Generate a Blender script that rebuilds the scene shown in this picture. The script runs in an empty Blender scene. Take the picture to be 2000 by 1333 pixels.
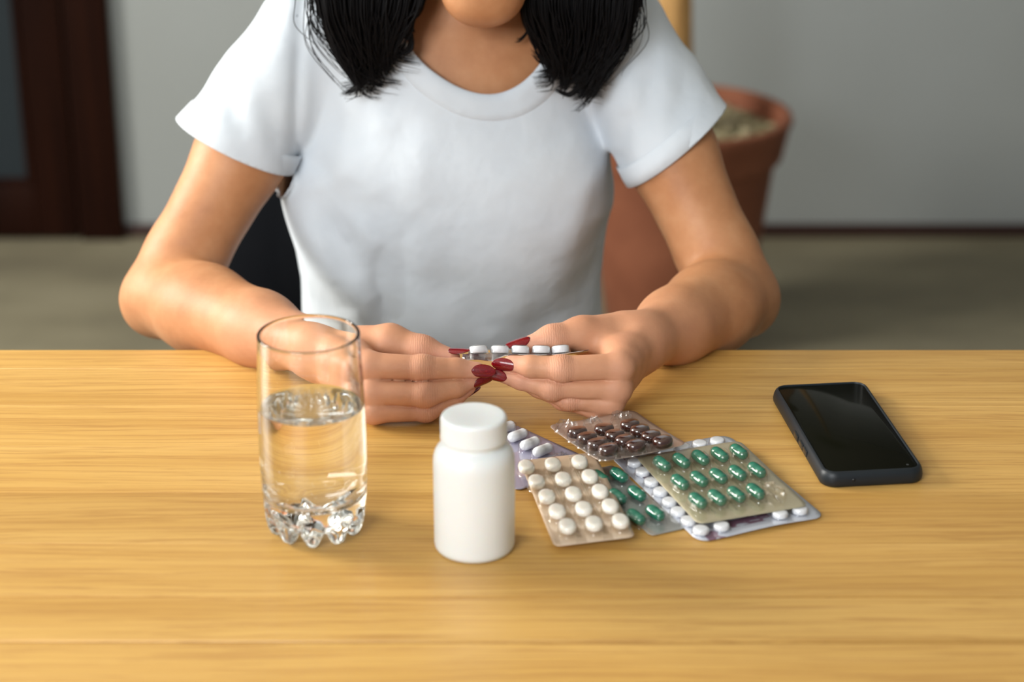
import bpy, bmesh, math, random
import numpy as np
from mathutils import Vector, Matrix
R = random.Random(7)
SC = bpy.context.scene
COL = SC.collection
PI = math.pi

# ------------------------------------------------------------------ camera, world, lights, exposure
Z0 = 0.75                    # table surface
CAMZ = Z0 + 0.695
PITCH = math.radians(22.5)
FPX = 4000.0
cam = bpy.data.cameras.new('camera')
cam.sensor_width = 36.0
cam.lens = FPX * 36.0 / 2000.0
cam.clip_start = 0.05
cam.dof.use_dof = True
cam.dof.focus_distance = 1.64
cam.dof.aperture_fstop = 4.0
camo = bpy.data.objects.new('camera', cam)
COL.objects.link(camo)
camo.location = (0, 0, CAMZ)
camo.rotation_euler = (PI / 2 - PITCH, 0, 0)
SC.camera = camo
SC.view_settings.view_transform = 'Standard'
SC.view_settings.look = 'None'
SC.view_settings.exposure = -0.13
SC.cycles.max_bounces = 24
SC.cycles.transmission_bounces = 24
SC.cycles.transparent_max_bounces = 24
SC.view_settings.gamma = 1.0
SC.view_settings.use_curve_mapping = False

world = bpy.data.worlds.new('world')
SC.world = world
world.use_nodes = True
world.node_tree.nodes['Background'].inputs[0].default_value = (0.80, 0.90, 1.0, 1)
world.node_tree.nodes['Background'].inputs[1].default_value = 0.30

def area(name, loc, target, sx, sy, power, color):
    l = bpy.data.lights.new(name, 'AREA')
    l.shape = 'RECTANGLE'; l.size = sx; l.size_y = sy; l.energy = power; l.color = color
    o = bpy.data.objects.new(name, l); COL.objects.link(o)
    o.location = loc
    d = Vector(target) - Vector(loc)
    o.rotation_euler = d.to_track_quat('-Z', 'Y').to_euler()
    return o
area('window_light', (-2.45, 2.15, 1.75), (0.3, 1.6, 0.8), 1.1, 1.1, 128, (1.0, 0.97, 0.90))
area('front_window_light', (-1.3, -1.3, 2.35), (0, 1.7, 0.9), 1.5, 1.3, 125, (0.95, 0.98, 1.0))

# ------------------------------------------------------------------ pixel to place helpers (the frame is 2000 x 1333)
def ray(px, py):
    a = (px - 1000.0) / FPX; b = -(py - 666.5) / FPX
    c, s = math.cos(PITCH), math.sin(PITCH)
    return Vector((a, c + s * b, -s + c * b))
def T(px, py, h=0.0):          # at height h above the table
    r = ray(px, py); t = (Z0 + h - CAMZ) / r.z
    return Vector((0, 0, CAMZ)) + r * t
def V(px, py, Y):              # at depth Y
    r = ray(px, py); t = Y / r.y
    return Vector((0, 0, CAMZ)) + r * t

# ------------------------------------------------------------------ object helpers
def link(name, me, mat=None, parent=None, smooth=True):
    o = bpy.data.objects.new(name, me); COL.objects.link(o)
    if mat is not None and len(me.materials) == 0:
        me.materials.append(mat)
    if parent is not None: o.parent = parent
    if smooth and len(me.polygons):
        me.polygons.foreach_set('use_smooth', [True] * len(me.polygons))
    return o
def mesh_np(name, v, f, mat=None, parent=None, smooth=True):
    v = np.asarray(v, dtype=np.float32); f = np.asarray(f, dtype=np.int32)
    me = bpy.data.meshes.new(name)
    k = f.shape[1]
    me.vertices.add(len(v)); me.vertices.foreach_set('co', v.ravel())
    me.loops.add(f.size); me.loops.foreach_set('vertex_index', f.ravel())
    me.polygons.add(len(f)); me.polygons.foreach_set('loop_start', np.arange(0, f.size, k, dtype=np.int32))
    me.update(calc_edges=True); me.validate()
    return link(name, me, mat, parent, smooth)
def mesh_pd(name, v, f, mat=None, parent=None, smooth=True, recalc=False):
    me = bpy.data.meshes.new(name)
    me.from_pydata([tuple(p) for p in v], [], [tuple(q) for q in f]); me.update()
    if recalc:
        bm = bmesh.new(); bm.from_mesh(me); bmesh.ops.recalc_face_normals(bm, faces=bm.faces); bm.to_mesh(me); bm.free()
    return link(name, me, mat, parent, smooth)
def empty(name, loc=(0, 0, 0), rot=(0, 0, 0)):
    o = bpy.data.objects.new(name, None); COL.objects.link(o)
    o.empty_display_size = 0.05
    o.location = loc; o.rotation_euler = rot
    return o
def tag(o, label, cat, group=None):
    o['label'] = label; o['category'] = cat
    if group: o['group'] = group
    return o
def struct(o): o['kind'] = 'structure'; return o
def auto_smooth(o, ang=35):
    me = o.data
    bm = bmesh.new(); bm.from_mesh(me)
    for e in bm.edges:
        if len(e.link_faces) == 2 and e.calc_face_angle(0) > math.radians(ang): e.smooth = False
    bm.to_mesh(me); bm.free()
    return o
def box(name, lo, hi, mat, parent=None, bevel=0.0, seg=2):
    bm = bmesh.new(); bmesh.ops.create_cube(bm, size=1)
    lo = Vector(lo); hi = Vector(hi)
    for v in bm.verts:
        v.co = Vector(((lo.x + hi.x) / 2 + v.co.x * (hi.x - lo.x), (lo.y + hi.y) / 2 + v.co.y * (hi.y - lo.y), (lo.z + hi.z) / 2 + v.co.z * (hi.z - lo.z)))
    if bevel: bmesh.ops.bevel(bm, geom=bm.edges[:], offset=bevel, segments=seg, profile=0.5, affect='EDGES')
    me = bpy.data.meshes.new(name); bm.to_mesh(me); bm.free()
    o = link(name, me, mat, parent)
    return auto_smooth(o, 40)
def lathe(name, prof, seg, mat, parent=None, mod=None, closed_ends=True, sharp=45):
    v = []; f = []
    for (r, z) in prof:
        for k in range(seg):
            a = 2 * PI * k / seg
            rr, zz = (r, z) if mod is None else mod(r, z, a)
            v.append((rr * math.cos(a), rr * math.sin(a), zz))
    n = len(prof)
    for i in range(n - 1):
        for k in range(seg):
            f.append((i * seg + k, i * seg + (k + 1) % seg, (i + 1) * seg + (k + 1) % seg, (i + 1) * seg + k))
    if closed_ends:
        f.append(tuple(reversed(range(seg)))); f.append(tuple((n - 1) * seg + k for k in range(seg)))
    o = mesh_pd(name, v, f, mat, parent, True, True)
    return auto_smooth(o, sharp)
def rrect(w, l, r, n=7):
    pts = []
    for (cx, cy, a0) in ((w / 2 - r, l / 2 - r, 0), (-w / 2 + r, l / 2 - r, 90), (-w / 2 + r, -l / 2 + r, 180), (w / 2 - r, -l / 2 + r, 270)):
        for k in range(n + 1):
            a = math.radians(a0 + 90 * k / n)
            pts.append((cx + r * math.cos(a), cy + r * math.sin(a)))
    return pts

# ------------------------------------------------------------------ materials
class NT:
    def __init__(s, name):
        s.m = bpy.data.materials.new(name); s.m.use_nodes = True
        s.t = s.m.node_tree; s.n = s.t.nodes; s.b = s.n['Principled BSDF']; s.out = s.n['Material Output']
    def new(s, t, **kw):
        n = s.n.new(t)
        for k, v in kw.items(): setattr(n, k, v)
        return n
    def l(s, a, b): s.t.links.new(a, b)
    def coord(s, scale=(1, 1, 1), kind='Object', loc=(0, 0, 0), rot=(0, 0, 0)):
        tc = s.new('ShaderNodeTexCoord'); mp = s.new('ShaderNodeMapping')
        mp.inputs['Scale'].default_value = scale; mp.inputs['Location'].default_value = loc; mp.inputs['Rotation'].default_value = rot
        s.l(tc.outputs[kind], mp.inputs[0]); return mp.outputs[0]
    def noise(s, vec, scale=5, detail=3, rough=0.5, dist=0.0):
        n = s.new('ShaderNodeTexNoise')
        n.inputs['Scale'].default_value = scale; n.inputs['Detail'].default_value = detail
        n.inputs['Roughness'].default_value = rough; n.inputs['Distortion'].default_value = dist
        if vec is not None: s.l(vec, n.inputs['Vector'])
        return n.outputs[0]
    def ramp(s, fac, stops):
        n = s.new('ShaderNodeValToRGB'); cr = n.color_ramp
        while len(cr.elements) < len(stops): cr.elements.new(0.5)
        for e, (p, c) in zip(cr.elements, stops):
            e.position = p; e.color = (c[0], c[1], c[2], 1) if not isinstance(c, (int, float)) else (c, c, c, 1)
        s.l(fac, n.inputs[0]); return n.outputs[0]
    def mix(s, fac, a, b, mode='MIX'):
        n = s.new('ShaderNodeMix', data_type='RGBA', blend_type=mode)
        for sock, val in ((n.inputs[0], fac), (n.inputs[6], a), (n.inputs[7], b)):
            if hasattr(val, 'is_output'): s.l(val, sock)
            elif isinstance(val, (int, float)): sock.default_value = val
            else: sock.default_value = (val[0], val[1], val[2], 1)
        return n.outputs[2]
    def math(s, op, a, b=0.0):
        n = s.new('ShaderNodeMath', operation=op)
        for i, val in enumerate((a, b)):
            if hasattr(val, 'is_output'): s.l(val, n.inputs[i])
            else: n.inputs[i].default_value = val
        return n.outputs[0]
    def bump(s, h, strength=0.3, dist=0.001, normal=None):
        n = s.new('ShaderNodeBump'); n.inputs['Strength'].default_value = strength; n.inputs['Distance'].default_value = dist
        s.l(h, n.inputs['Height'])
        if normal is not None: s.l(normal, n.inputs['Normal'])
        return n.outputs[0]
    def set(s, **kw):
        names = {'color': 'Base Color', 'rough': 'Roughness', 'metal': 'Metallic', 'spec': 'Specular IOR Level', 'ior': 'IOR', 'trans': 'Transmission Weight',
                 'coat': 'Coat Weight', 'coatr': 'Coat Roughness', 'sss': 'Subsurface Weight', 'ssss': 'Subsurface Scale', 'sssr': 'Subsurface Radius', 'normal': 'Normal', 'sheen': 'Sheen Weight'}
        for k, v in kw.items():
            sk = s.b.inputs[names[k]]
            if hasattr(v, 'is_output'): s.l(v, sk)
            elif isinstance(v, tuple) and sk.type == 'RGBA': sk.default_value = (v[0], v[1], v[2], 1)
            else: sk.default_value = v
        return s
def plain(name, color, rough=0.5, **kw):
    n = NT(name); n.set(color=color, rough=rough, **kw); return n.m

def make_wood():
    n = NT('oak')
    info = n.new('ShaderNodeObjectInfo')
    off = n.new('ShaderNodeCombineXYZ')
    rnd = info.outputs['Random']
    n.l(n.math('MULTIPLY', rnd, 37.0), off.inputs[0]); n.l(n.math('MULTIPLY', rnd, 11.0), off.inputs[1])
    tc = n.new('ShaderNodeTexCoord')
    add0 = n.new('ShaderNodeVectorMath', operation='ADD'); n.l(tc.outputs['Object'], add0.inputs[0]); n.l(off.outputs[0], add0.inputs[1])
    wm = n.new('ShaderNodeMapping'); wm.inputs['Scale'].default_value = (3.2, 14, 1); n.l(add0.outputs[0], wm.inputs[0])
    wv_ = n.math('MULTIPLY', n.math('SUBTRACT', n.noise(wm.outputs[0], 1.0, 3, 0.55), 0.5), 0.022)
    wc = n.new('ShaderNodeCombineXYZ'); n.l(wv_, wc.inputs[1])
    add = n.new('ShaderNodeVectorMath', operation='ADD'); n.l(add0.outputs[0], add.inputs[0]); n.l(wc.outputs[0], add.inputs[1])
    def mp(sc):
        m = n.new('ShaderNodeMapping'); m.inputs['Scale'].default_value = sc; n.l(add.outputs[0], m.inputs[0]); return m.outputs[0]
    warp = n.noise(mp((1.6, 9, 1)), 1.0, 3, 0.55)
    fine = n.noise(mp((9, 330, 5)), 1.0, 4, 0.7, 0.4)
    mid = n.noise(mp((1.7, 75, 2)), 1.0, 4, 0.6, 1.4)
    big = n.noise(mp((0.9, 13, 1)), 1.0, 3, 0.5, 0.8)
    # growth rings seen as cathedral figure
    w = n.new('ShaderNodeTexWave', wave_type='BANDS', bands_direction='Y', wave_profile='SAW')
    w.inputs['Scale'].default_value = 9.0; w.inputs['Distortion'].default_value = 9.0
    w.inputs['Detail'].default_value = 2.5; w.inputs['Detail Scale'].default_value = 0.55; w.inputs['Detail Roughness'].default_value = 0.45
    n.l(mp((0.32, 2.6, 1)), w.inputs['Vector'])
    c = n.ramp(mid, [(0.30, (0.47, 0.255, 0.060)), (0.5, (0.590, 0.350, 0.095)), (0.68, (0.68, 0.43, 0.135))])
    c = n.mix(0.55, c, n.ramp(big, [(0.3, (0.495, 0.268, 0.062)), (0.7, (0.68, 0.425, 0.135))]))
    c = n.mix(n.math('MULTIPLY', n.ramp(w.outputs[1], [(0.0, 0.0), (0.72, 0.05), (0.97, 1.0), (1.0, 0.2)]), 0.30), c, (0.40, 0.19, 0.045))
    c = n.mix(n.ramp(fine, [(0.50, 0.0), (0.62, 0.62)]), c, (0.40, 0.20, 0.05))
    tone = n.mix(rnd, (0.88, 0.85, 0.80), (1.06, 1.05, 1.04))
    c = n.mix(1.0, c, tone, 'MULTIPLY')
    n.set(color=c, rough=n.ramp(fine, [(0.3, 0.33), (0.75, 0.50)]), spec=0.5, normal=n.bump(fine, 0.12, 0.0006))
    return n.m
WOOD = make_wood()

def make_skin():
    n = NT('skin')
    v = n.coord((1, 1, 1))
    blotch = n.noise(v, 26, 4, 0.6); fine = n.noise(v, 420, 3, 0.6); pore = n.noise(v, 1500, 2, 0.5)
    c = n.ramp(blotch, [(0.3, (0.425, 0.185, 0.080)), (0.52, (0.500, 0.232, 0.106)), (0.72, (0.560, 0.280, 0.138))])
    at = n.new('ShaderNodeAttribute', attribute_name='flush')
    c = n.mix(n.math('MULTIPLY', at.outputs['Fac'], 0.85), c, (0.720, 0.365, 0.260))
    cr = n.new('ShaderNodeAttribute', attribute_name='crease')
    c = n.mix(n.ramp(fine, [(0.55, 0.0), (0.8, 0.18)]), c, (0.60, 0.25, 0.13))
    # fine wrinkles across the finger joints
    w = n.new('ShaderNodeTexWave', wave_type='BANDS', bands_direction='X', wave_profile='SIN')
    w.inputs['Scale'].default_value = 165.0; w.inputs['Distortion'].default_value = 6.0; w.inputs['Detail'].default_value = 2.0; w.inputs['Detail Scale'].default_value = 0.9
    n.l(v, w.inputs['Vector'])
    wr = n.math('MULTIPLY', w.outputs[1], cr.outputs['Fac'])
    c = n.mix(n.math('MULTIPLY', n.math('SUBTRACT', cr.outputs['Fac'], wr), 0.30), c, (0.55, 0.22, 0.13))
    b1 = n.bump(wr, 0.60, 0.0006)
    b2 = n.bump(n.math('ADD', n.math('MULTIPLY', pore, 0.4), fine), 0.16, 0.0009, b1)
    n.set(color=c, rough=0.52, spec=0.33, sss=0.12, ssss=0.004, sssr=(1.0, 0.35, 0.2), normal=b2)
    return n.m
SKIN = make_skin()
def make_nail():
    n = NT('red_glitter_polish')
    vo = n.new('ShaderNodeTexVoronoi'); vo.inputs['Scale'].default_value = 2600; n.l(n.coord(), vo.inputs['Vector'])
    c = n.mix(n.ramp(vo.outputs['Color'], [(0.72, 0.0), (0.9, 0.75)]), (0.165, 0.002, 0.006), (0.42, 0.015, 0.015))
    n.set(color=c, rough=0.25, coat=0.6, coatr=0.05, metal=0.0, spec=0.3); return n.m
NAIL = make_nail()
def make_shirt():
    n = NT('white_cotton_jersey')
    v = n.coord()
    k = n.noise(n.coord((1, 1, 3)), 260, 3, 0.6); s_ = n.noise(v, 16, 3, 0.5); e = n.noise(n.coord((1, 1, 2.5)), 1100, 2, 0.6)
    c = n.ramp(s_, [(0.3, (0.62, 0.675, 0.735)), (0.7, (0.665, 0.715, 0.765))])
    b = n.bump(k, 0.12, 0.0014); b = n.bump(e, 0.25, 0.0005, b); b = n.bump(s_, 0.6, 0.008, b)
    n.set(color=c, rough=0.92, spec=0.15, sheen=0.15, normal=b); return n.m
SHIRT = make_shirt()
def make_hair():
    n = NT('black_hair'); n.set(color=(0.0035, 0.003, 0.0035), rough=0.45, spec=0.13); return n.m
HAIR = make_hair()
TROUSERS = plain('dark_trousers', (0.02, 0.022, 0.03), 0.9)

def glassmat(name, color=(1, 1, 1), ior=1.5, rough=0.0):
    n = NT(name); n.set(color=color, rough=rough, ior=ior, trans=1.0); return n.m
GLASS = glassmat('clear_glass', (0.99, 1.0, 0.99), 1.50)
WATER = glassmat('water', (0.995, 1, 1), 1.333)
def film(name, tint, refl=0.01, rough=0.08, milk=0.0, milkc=(0.9, 0.9, 0.9)):
    n = NT(name)
    tr = n.new('ShaderNodeBsdfTransparent'); tr.inputs[0].default_value = (*tint, 1)
    gl = n.new('ShaderNodeBsdfGlossy'); gl.inputs['Roughness'].default_value = rough
    fr = n.new('ShaderNodeLayerWeight'); fr.inputs[0].default_value = 0.5
    mx = n.new('ShaderNodeMixShader'); n.l(n.math('ADD', n.math('MULTIPLY', n.math('POWER', fr.outputs[1], 3.0), 0.95), 0.05 + refl), mx.inputs[0]); n.l(tr.outputs[0], mx.inputs[1]); n.l(gl.outputs[0], mx.inputs[2])
    last = mx.outputs[0]
    if milk:
        df = n.new('ShaderNodeBsdfDiffuse'); df.inputs[0].default_value = (*milkc, 1)
        m2 = n.new('ShaderNodeMixShader'); m2.inputs[0].default_value = milk; n.l(last, m2.inputs[1]); n.l(df.outputs[0], m2.inputs[2]); last = m2.outputs[0]
    n.l(last, n.out.inputs[0]); return n.m
FILM_CLEAR = film('clear_blister_film', (0.97, 0.97, 0.97))
FILM_AMBER = film('amber_blister_film', (0.975, 0.96, 0.93), milk=0.03, milkc=(0.85, 0.7, 0.5))
def foilmat(name, color, metal=0.35, rough=0.38, print_c=None, print_scale=(60, 60, 60), thr=0.6, knurl=1400):
    n = NT(name)
    c = color
    if print_c is not None:
        t = n.noise(n.coord(print_scale), 1.0, 1, 0.4)
        c = n.mix(n.ramp(t, [(thr, 0.0), (thr + 0.02, 0.85)]), color, print_c)
    ck = n.new('ShaderNodeTexChecker'); ck.inputs['Scale'].default_value = knurl; n.l(n.coord(rot=(0, 0, 0.78)), ck.inputs[0])
    n.set(color=c, metal=metal, rough=rough, normal=n.bump(ck.outputs[1], 0.3, 0.0002)); return n.m
# ------------------------------------------------------------------ the setting
def wallmat(name, c0, c1):
    n = NT(name); v = n.coord()
    c = n.ramp(n.noise(v, 1.1, 3, 0.5), [(0.35, c0), (0.65, c1)])
    n.set(color=c, rough=0.9, spec=0.2, normal=n.bump(n.noise(v, 180, 3, 0.6), 0.15, 0.002)); return n.m
WALLM = wallmat('grey_plaster', (0.30, 0.315, 0.305), (0.345, 0.365, 0.365))
WY = 4.07
struct(box('wall_back', (-3.0, WY, 0), (3.2, WY + 0.12, 2.7), WALLM))
struct(box('wall_right', (3.2, -2.2, 0), (3.32, WY + 0.12, 2.7), WALLM))
wl = struct(box('wall_left', (-3.12, 3.3, 0), (-3.0, WY + 0.12, 2.7), WALLM))
CEIL = plain('white_ceiling_paint', (0.82, 0.82, 0.80), 0.9)
struct(box('ceiling', (-3.12, -2.2, 2.7), (3.32, WY + 0.12, 2.8), CEIL))
def floormat():
    n = NT('floor_laminate'); v = n.coord((1, 1, 1))
    c = n.ramp(n.noise(n.coord((1.2, 3, 1)), 2.2, 4, 0.6), [(0.3, (0.16, 0.14, 0.095)), (0.55, (0.22, 0.195, 0.13)), (0.8, (0.27, 0.24, 0.165))])
    n.set(color=c, rough=0.55, spec=0.3); return n.m
struct(box('floor', (-3.12, -2.2, -0.08), (3.32, WY + 0.12, 0.0), floormat()))
DARKWOOD = NT('dark_brown_wood')
_c = DARKWOOD.ramp(DARKWOOD.noise(DARKWOOD.coord((30, 30, 1.5)), 1.0, 4, 0.6), [(0.3, (0.008, 0.002, 0.001)), (0.7, (0.019, 0.005, 0.002))])
DARKWOOD.set(color=_c, rough=0.6, spec=0.08); DARKWOOD = DARKWOOD.m
# the door in the back wall: frame, leaf with a pale frosted pane
FY = WY - 0.035
xr = V(240, 460, FY).x; xs = V(158, 460, FY).x; xp = V(64, 350, FY).x
zb = 0.0
fr_ = struct(box('trim_1', (xs, FY, 0), (xr, WY - 0.002, 2.1), DARKWOOD, None, 0.004))
door = struct(box('door_1', (xp, FY + 0.006, 0.005), (xs - 0.006, WY - 0.004, 2.08), DARKWOOD, None, 0.003))
zrail = V(64, 362, FY).z
pane_x0 = xp - 0.62
GREYPANE = plain('frosted_pane', (0.018, 0.024, 0.028), 0.5, spec=0.15)
def child_box(name, lo, hi, mat, par, bv=0.003): return box(name, lo, hi, mat, par, bv)
child_box('bottom_rail', (pane_x0 - 0.1, FY + 0.006, 0.005), (xp - 0.001, WY - 0.004, zrail), DARKWOOD, door)
child_box('stile', (pane_x0 - 0.12, FY + 0.006, zrail + 0.001), (pane_x0, WY - 0.004, 2.08), DARKWOOD, door)
child_box('pane', (pane_x0 + 0.001, WY - 0.022, zrail + 0.001), (xp - 0.001, WY - 0.012, 2.07), GREYPANE, door, 0)
child_box('glazing_bead', (xp - 0.014, FY + 0.004, zrail + 0.012), (xp - 0.001, FY + 0.014, 2.07), DARKWOOD, door, 0.002)
child_box('glazing_bead', (pane_x0, FY + 0.004, zrail + 0.001), (xp - 0.001, FY + 0.014, zrail + 0.013), DARKWOOD, door, 0.002)
struct(box('baseboard_back', (xr + 0.002, WY - 0.014, 0.0), (3.19, WY - 0.001, 0.028), plain('red_brown_baseboard', (0.030, 0.009, 0.006), 0.5), None, 0.003))

# ------------------------------------------------------------------ potted plant behind her
def ringy(r0): return r0
TERRA = NT('terracotta')
_v = TERRA.coord(); _c = TERRA.ramp(TERRA.noise(_v, 9, 4, 0.6), [(0.3, (0.190, 0.056, 0.024)), (0.7, (0.265, 0.088, 0.041))])
TERRA.set(color=_c, rough=0.75, normal=TERRA.bump(TERRA.noise(_v, 120, 3), 0.2, 0.001)); TERRA = TERRA.m
pc = V(1335, 235, 3.45); pr = 0.188; pz = pc.z
pot = empty('potted_tree', (pc.x, 3.50, 0))
tag(pot, 'large terracotta planter with gravel and a tan trunk on the floor behind the woman', 'planter')
prof = [(0.0, 0.0), (0.112, 0.0), (0.122, 0.01), (0.152, pz * 0.5), (0.168, pz - 0.085), (0.170, pz - 0.078), (0.181, pz - 0.074), (0.192, pz - 0.020), (0.197, pz - 0.008), (0.194, pz), (0.184, pz + 0.002), (0.176, pz - 0.004), (0.172, pz - 0.05), (0.0, pz - 0.055)]
lathe('pot', prof[1:-1], 72, TERRA, pot)
GR = NT('gravel'); _v = GR.coord(); vo = GR.new('ShaderNodeTexVoronoi'); vo.inputs['Scale'].default_value = 45; GR.l(_v, vo.inputs['Vector'])
GR.set(color=GR.ramp(vo.outputs['Color'], [(0.1, (0.10, 0.085, 0.04)), (0.5, (0.26, 0.22, 0.12)), (0.9, (0.42, 0.36, 0.24))]), rough=0.9); GR = GR.m
# gravel: many pebbles joined, nobody could count them
bm = bmesh.new()
rr_ = random.Random(3)
for i in range(420):
    a = rr_.uniform(0, 2 * PI); r = 0.168 * math.sqrt(rr_.random()); s = rr_.uniform(0.007, 0.013)
    bmesh.ops.create_icosphere(bm, subdivisions=1, radius=s, matrix=Matrix.Translation((r * math.cos(a), r * math.sin(a), pz - 0.034 + rr_.uniform(-0.004, 0.004))) @ Matrix.Rotation(a * 5, 4, 'Z') @ Matrix.Diagonal((1.2, 0.9, 0.7, 1)))
bmesh.ops.create_circle(bm, cap_ends=True, radius=0.171, segments=40, matrix=Matrix.Translation((0, 0, pz - 0.036)))
me = bpy.data.meshes.new('gravel'); bm.to_mesh(me); bm.free()
g = link('gravel', me, GR, pot); g['kind'] = 'stuff'
BARK = NT('tan_bark'); _v = BARK.coord((1, 1, 0.2)); BARK.set(color=BARK.ramp(BARK.noise(_v, 40, 4, 0.6), [(0.3, (0.36, 0.185, 0.055)), (0.7, (0.56, 0.33, 0.12))]), rough=0.8); BARK = BARK.m
tx = V(1312, 20, 3.5).x - pot.location.x
def tube_mesh(pts, rad, seg=12):
    v = []; f = []
    pts = [Vector(p) for p in pts]
    up = Vector((0.3, 0.9, 0.1)).normalized()
    for i, p in enumerate(pts):
        d = (pts[min(i + 1, len(pts) - 1)] - pts[max(i - 1, 0)]).normalized()
        x = d.cross(up)
        if x.length < 1e-3: x = d.cross(Vector((1, 0, 0)))
        x.normalize(); y = d.cross(x).normalized(); up = -y if up.dot(y) < 0 else y
        r = rad[i] if hasattr(rad, '__len__') else rad
        for k in range(seg):
            a = 2 * PI * k / seg; v.append(p + x * (r * math.cos(a)) + y * (r * math.sin(a)))
    for i in range(len(pts) - 1):
        for k in range(seg): f.append((i * seg + k, i * seg + (k + 1) % seg, (i + 1) * seg + (k + 1) % seg, (i + 1) * seg + k))
    f.append(tuple(range(seg))); f.append(tuple(range((len(pts) - 1) * seg, len(pts) * seg)))
    return v, f
def tube(name, pts, rad, mat, parent=None, seg=12):
    v, f = tube_mesh(pts, rad, seg); return mesh_pd(name, v, f, mat, parent, True, True)
tube('trunk', [(tx + 0.012, 0.0, pz - 0.06), (tx + 0.008, 0, pz + 0.1), (tx + 0.003, 0, pz + 0.25), (tx, 0, pz + 0.4), (tx - 0.01, 0, pz + 1.0), (tx - 0.01, 0, pz + 2.02)], [0.034, 0.031, 0.030, 0.028, 0.026, 0.022], BARK, pot, 18)
# crown leaves out of the frame, so the trunk does not end bare
LEAF = plain('dark_green_leaf', (0.03, 0.09, 0.025), 0.4)
rr_ = random.Random(5)
lv = []; lf = []
for k in range(26):
    a = k * 2.4; L = rr_.uniform(0.25, 0.36); b = len(lv); base = Vector((tx - 0.01, 0, pz + 2.0)); d = Vector((math.cos(a), math.sin(a), 0)); s = Vector((-math.sin(a), math.cos(a), 0))
    for i in range(7):
        t = i / 6; w = 0.02 * math.sin(PI * min(1, t * 0.95 + 0.05)) + 0.001; c = base + d * (L * t) + Vector((0, 0, 0.26 * t - 0.14 * t * t))
        lv += [c - s * w, c + Vector((0, 0, -0.004)), c + s * w]
        if i: q = b + 3 * i; lf += [(q - 3, q - 2, q + 1, q), (q - 2, q - 1, q + 2, q + 1)]
lo_ = mesh_pd('foliage', lv, lf, LEAF, pot); lo_['kind'] = 'stuff'

# ------------------------------------------------------------------ chair
BLACKF = NT('black_chair_fabric'); _v = BLACKF.coord(); BLACKF.set(color=(0.0045, 0.005, 0.007), rough=0.8, spec=0.2, normal=BLACKF.bump(BLACKF.noise(_v, 600, 2), 0.2, 0.001)); BLACKF = BLACKF.m
cx0 = V(425, 500, 2.12).x; cx1 = V(1125, 500, 2.12).x; cxm = (cx0 + cx1) / 2; cw = cx1 - cx0
ch = empty('chair', (cxm, 1.98, 0)); tag(ch, 'black upholstered chair the woman sits on, its back showing beside her elbow', 'chair')
bm = bmesh.new()
pts = rrect(cw, 0.36, 0.07, 8)
def backrest():
    v = []; f = []; n = len(pts)
    for (off, sc) in ((-0.028, 0.93), (-0.022, 0.98), (0.0, 1.0), (0.022, 0.98), (0.028, 0.93)):
        for (x, y) in pts:
            z = y * sc + 0.70; bend = 0.10 * (x / (cw / 2)) ** 2
            v.append((x * sc, 0.145 + off - bend + (z - 0.5) * 0.16, z))
    for i in range(4):
        for k in range(n): f.append((i * n + k, i * n + (k + 1) % n, (i + 1) * n + (k + 1) % n, (i + 1) * n + k))
    for i, rev in ((0, True), (4, False)):   # fill caps with vertical strips
        idx = [i * n + k for k in range(n)]; a, b = 0, n - 1
        order = sorted(range(n), key=lambda q: (pts[q][0], pts[q][1]))
        top = [q for q in order if pts[q][1] > 0]; bot = [q for q in order if pts[q][1] <= 0]
        m = min(len(top), len(bot))
        for k in range(m - 1): f.append((i * n + bot[k], i * n + bot[k + 1], i * n + top[k + 1], i * n + top[k]))
    return v, f
v, f = backrest(); mesh_pd('backrest', v, f, BLACKF, ch, True, True)
box('seat', (-0.22, -0.24, 0.42), (0.22, 0.17, 0.475), BLACKF, ch, 0.02, 3)
BLKM = plain('black_metal', (0.012, 0.012, 0.013), 0.4, metal=0.6)
for sx in (-1, 1):
    for sy in (-1, 1): tube('leg', [(sx * 0.17, -0.03 + sy * 0.17, 0.425), (sx * 0.21, -0.03 + sy * 0.22, 0.0)], [0.015, 0.011], BLKM, ch, 12)

# ------------------------------------------------------------------ table of oak planks
YB = T(1000, 683).y
table = empty('dining_table', (0, (YB + 0.75) / 2, 0)); tag(table, 'light oak dining table of wide planks the woman is leaning on', 'table')
ty = table.location.y
jo = [T(1000, p).y for p in (683, 721, 792, 872, 962, 1062, 1166, 1253.5)]
rnd = random.Random(11)
def plank(y0, y1, gap0=0.0001, gap1=0.0001, bev=0.00025):
    return box('plank', (-0.95, y0 + gap0 - ty, Z0 - 0.032), (0.95, y1 - gap1 - ty, Z0), WOOD, table, bev, 1)
for i in range(len(jo) - 1):
    b, a = jo[i], jo[i + 1]
    plank(a, b, 0.0014 if i == len(jo) - 2 else 0.0001, 0.0001, 0.0014 if (i in (0, len(jo) - 2)) else 0.0002)
y = jo[-1]
first = True
while y > 0.80:
    y2 = max(y - 0.085, 0.78); plank(y2, y, 0.0001, 0.0014 if first else 0.0001, 0.0014 if first else 0.0002); y = y2; first = False
box('underframe', (-0.85, 0.86 - ty, Z0 - 0.060), (0.85, YB - 0.09 - ty, Z0 - 0.0325), WOOD, table, 0.002)
for sx in (-1, 1):
    for yy in (0.90, YB - 0.13): box('leg', (sx * 0.80 - 0.035, yy - ty - 0.035, 0), (sx * 0.80 + 0.035, yy - ty + 0.035, Z0 - 0.0605), WOOD, table, 0.004)

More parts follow.
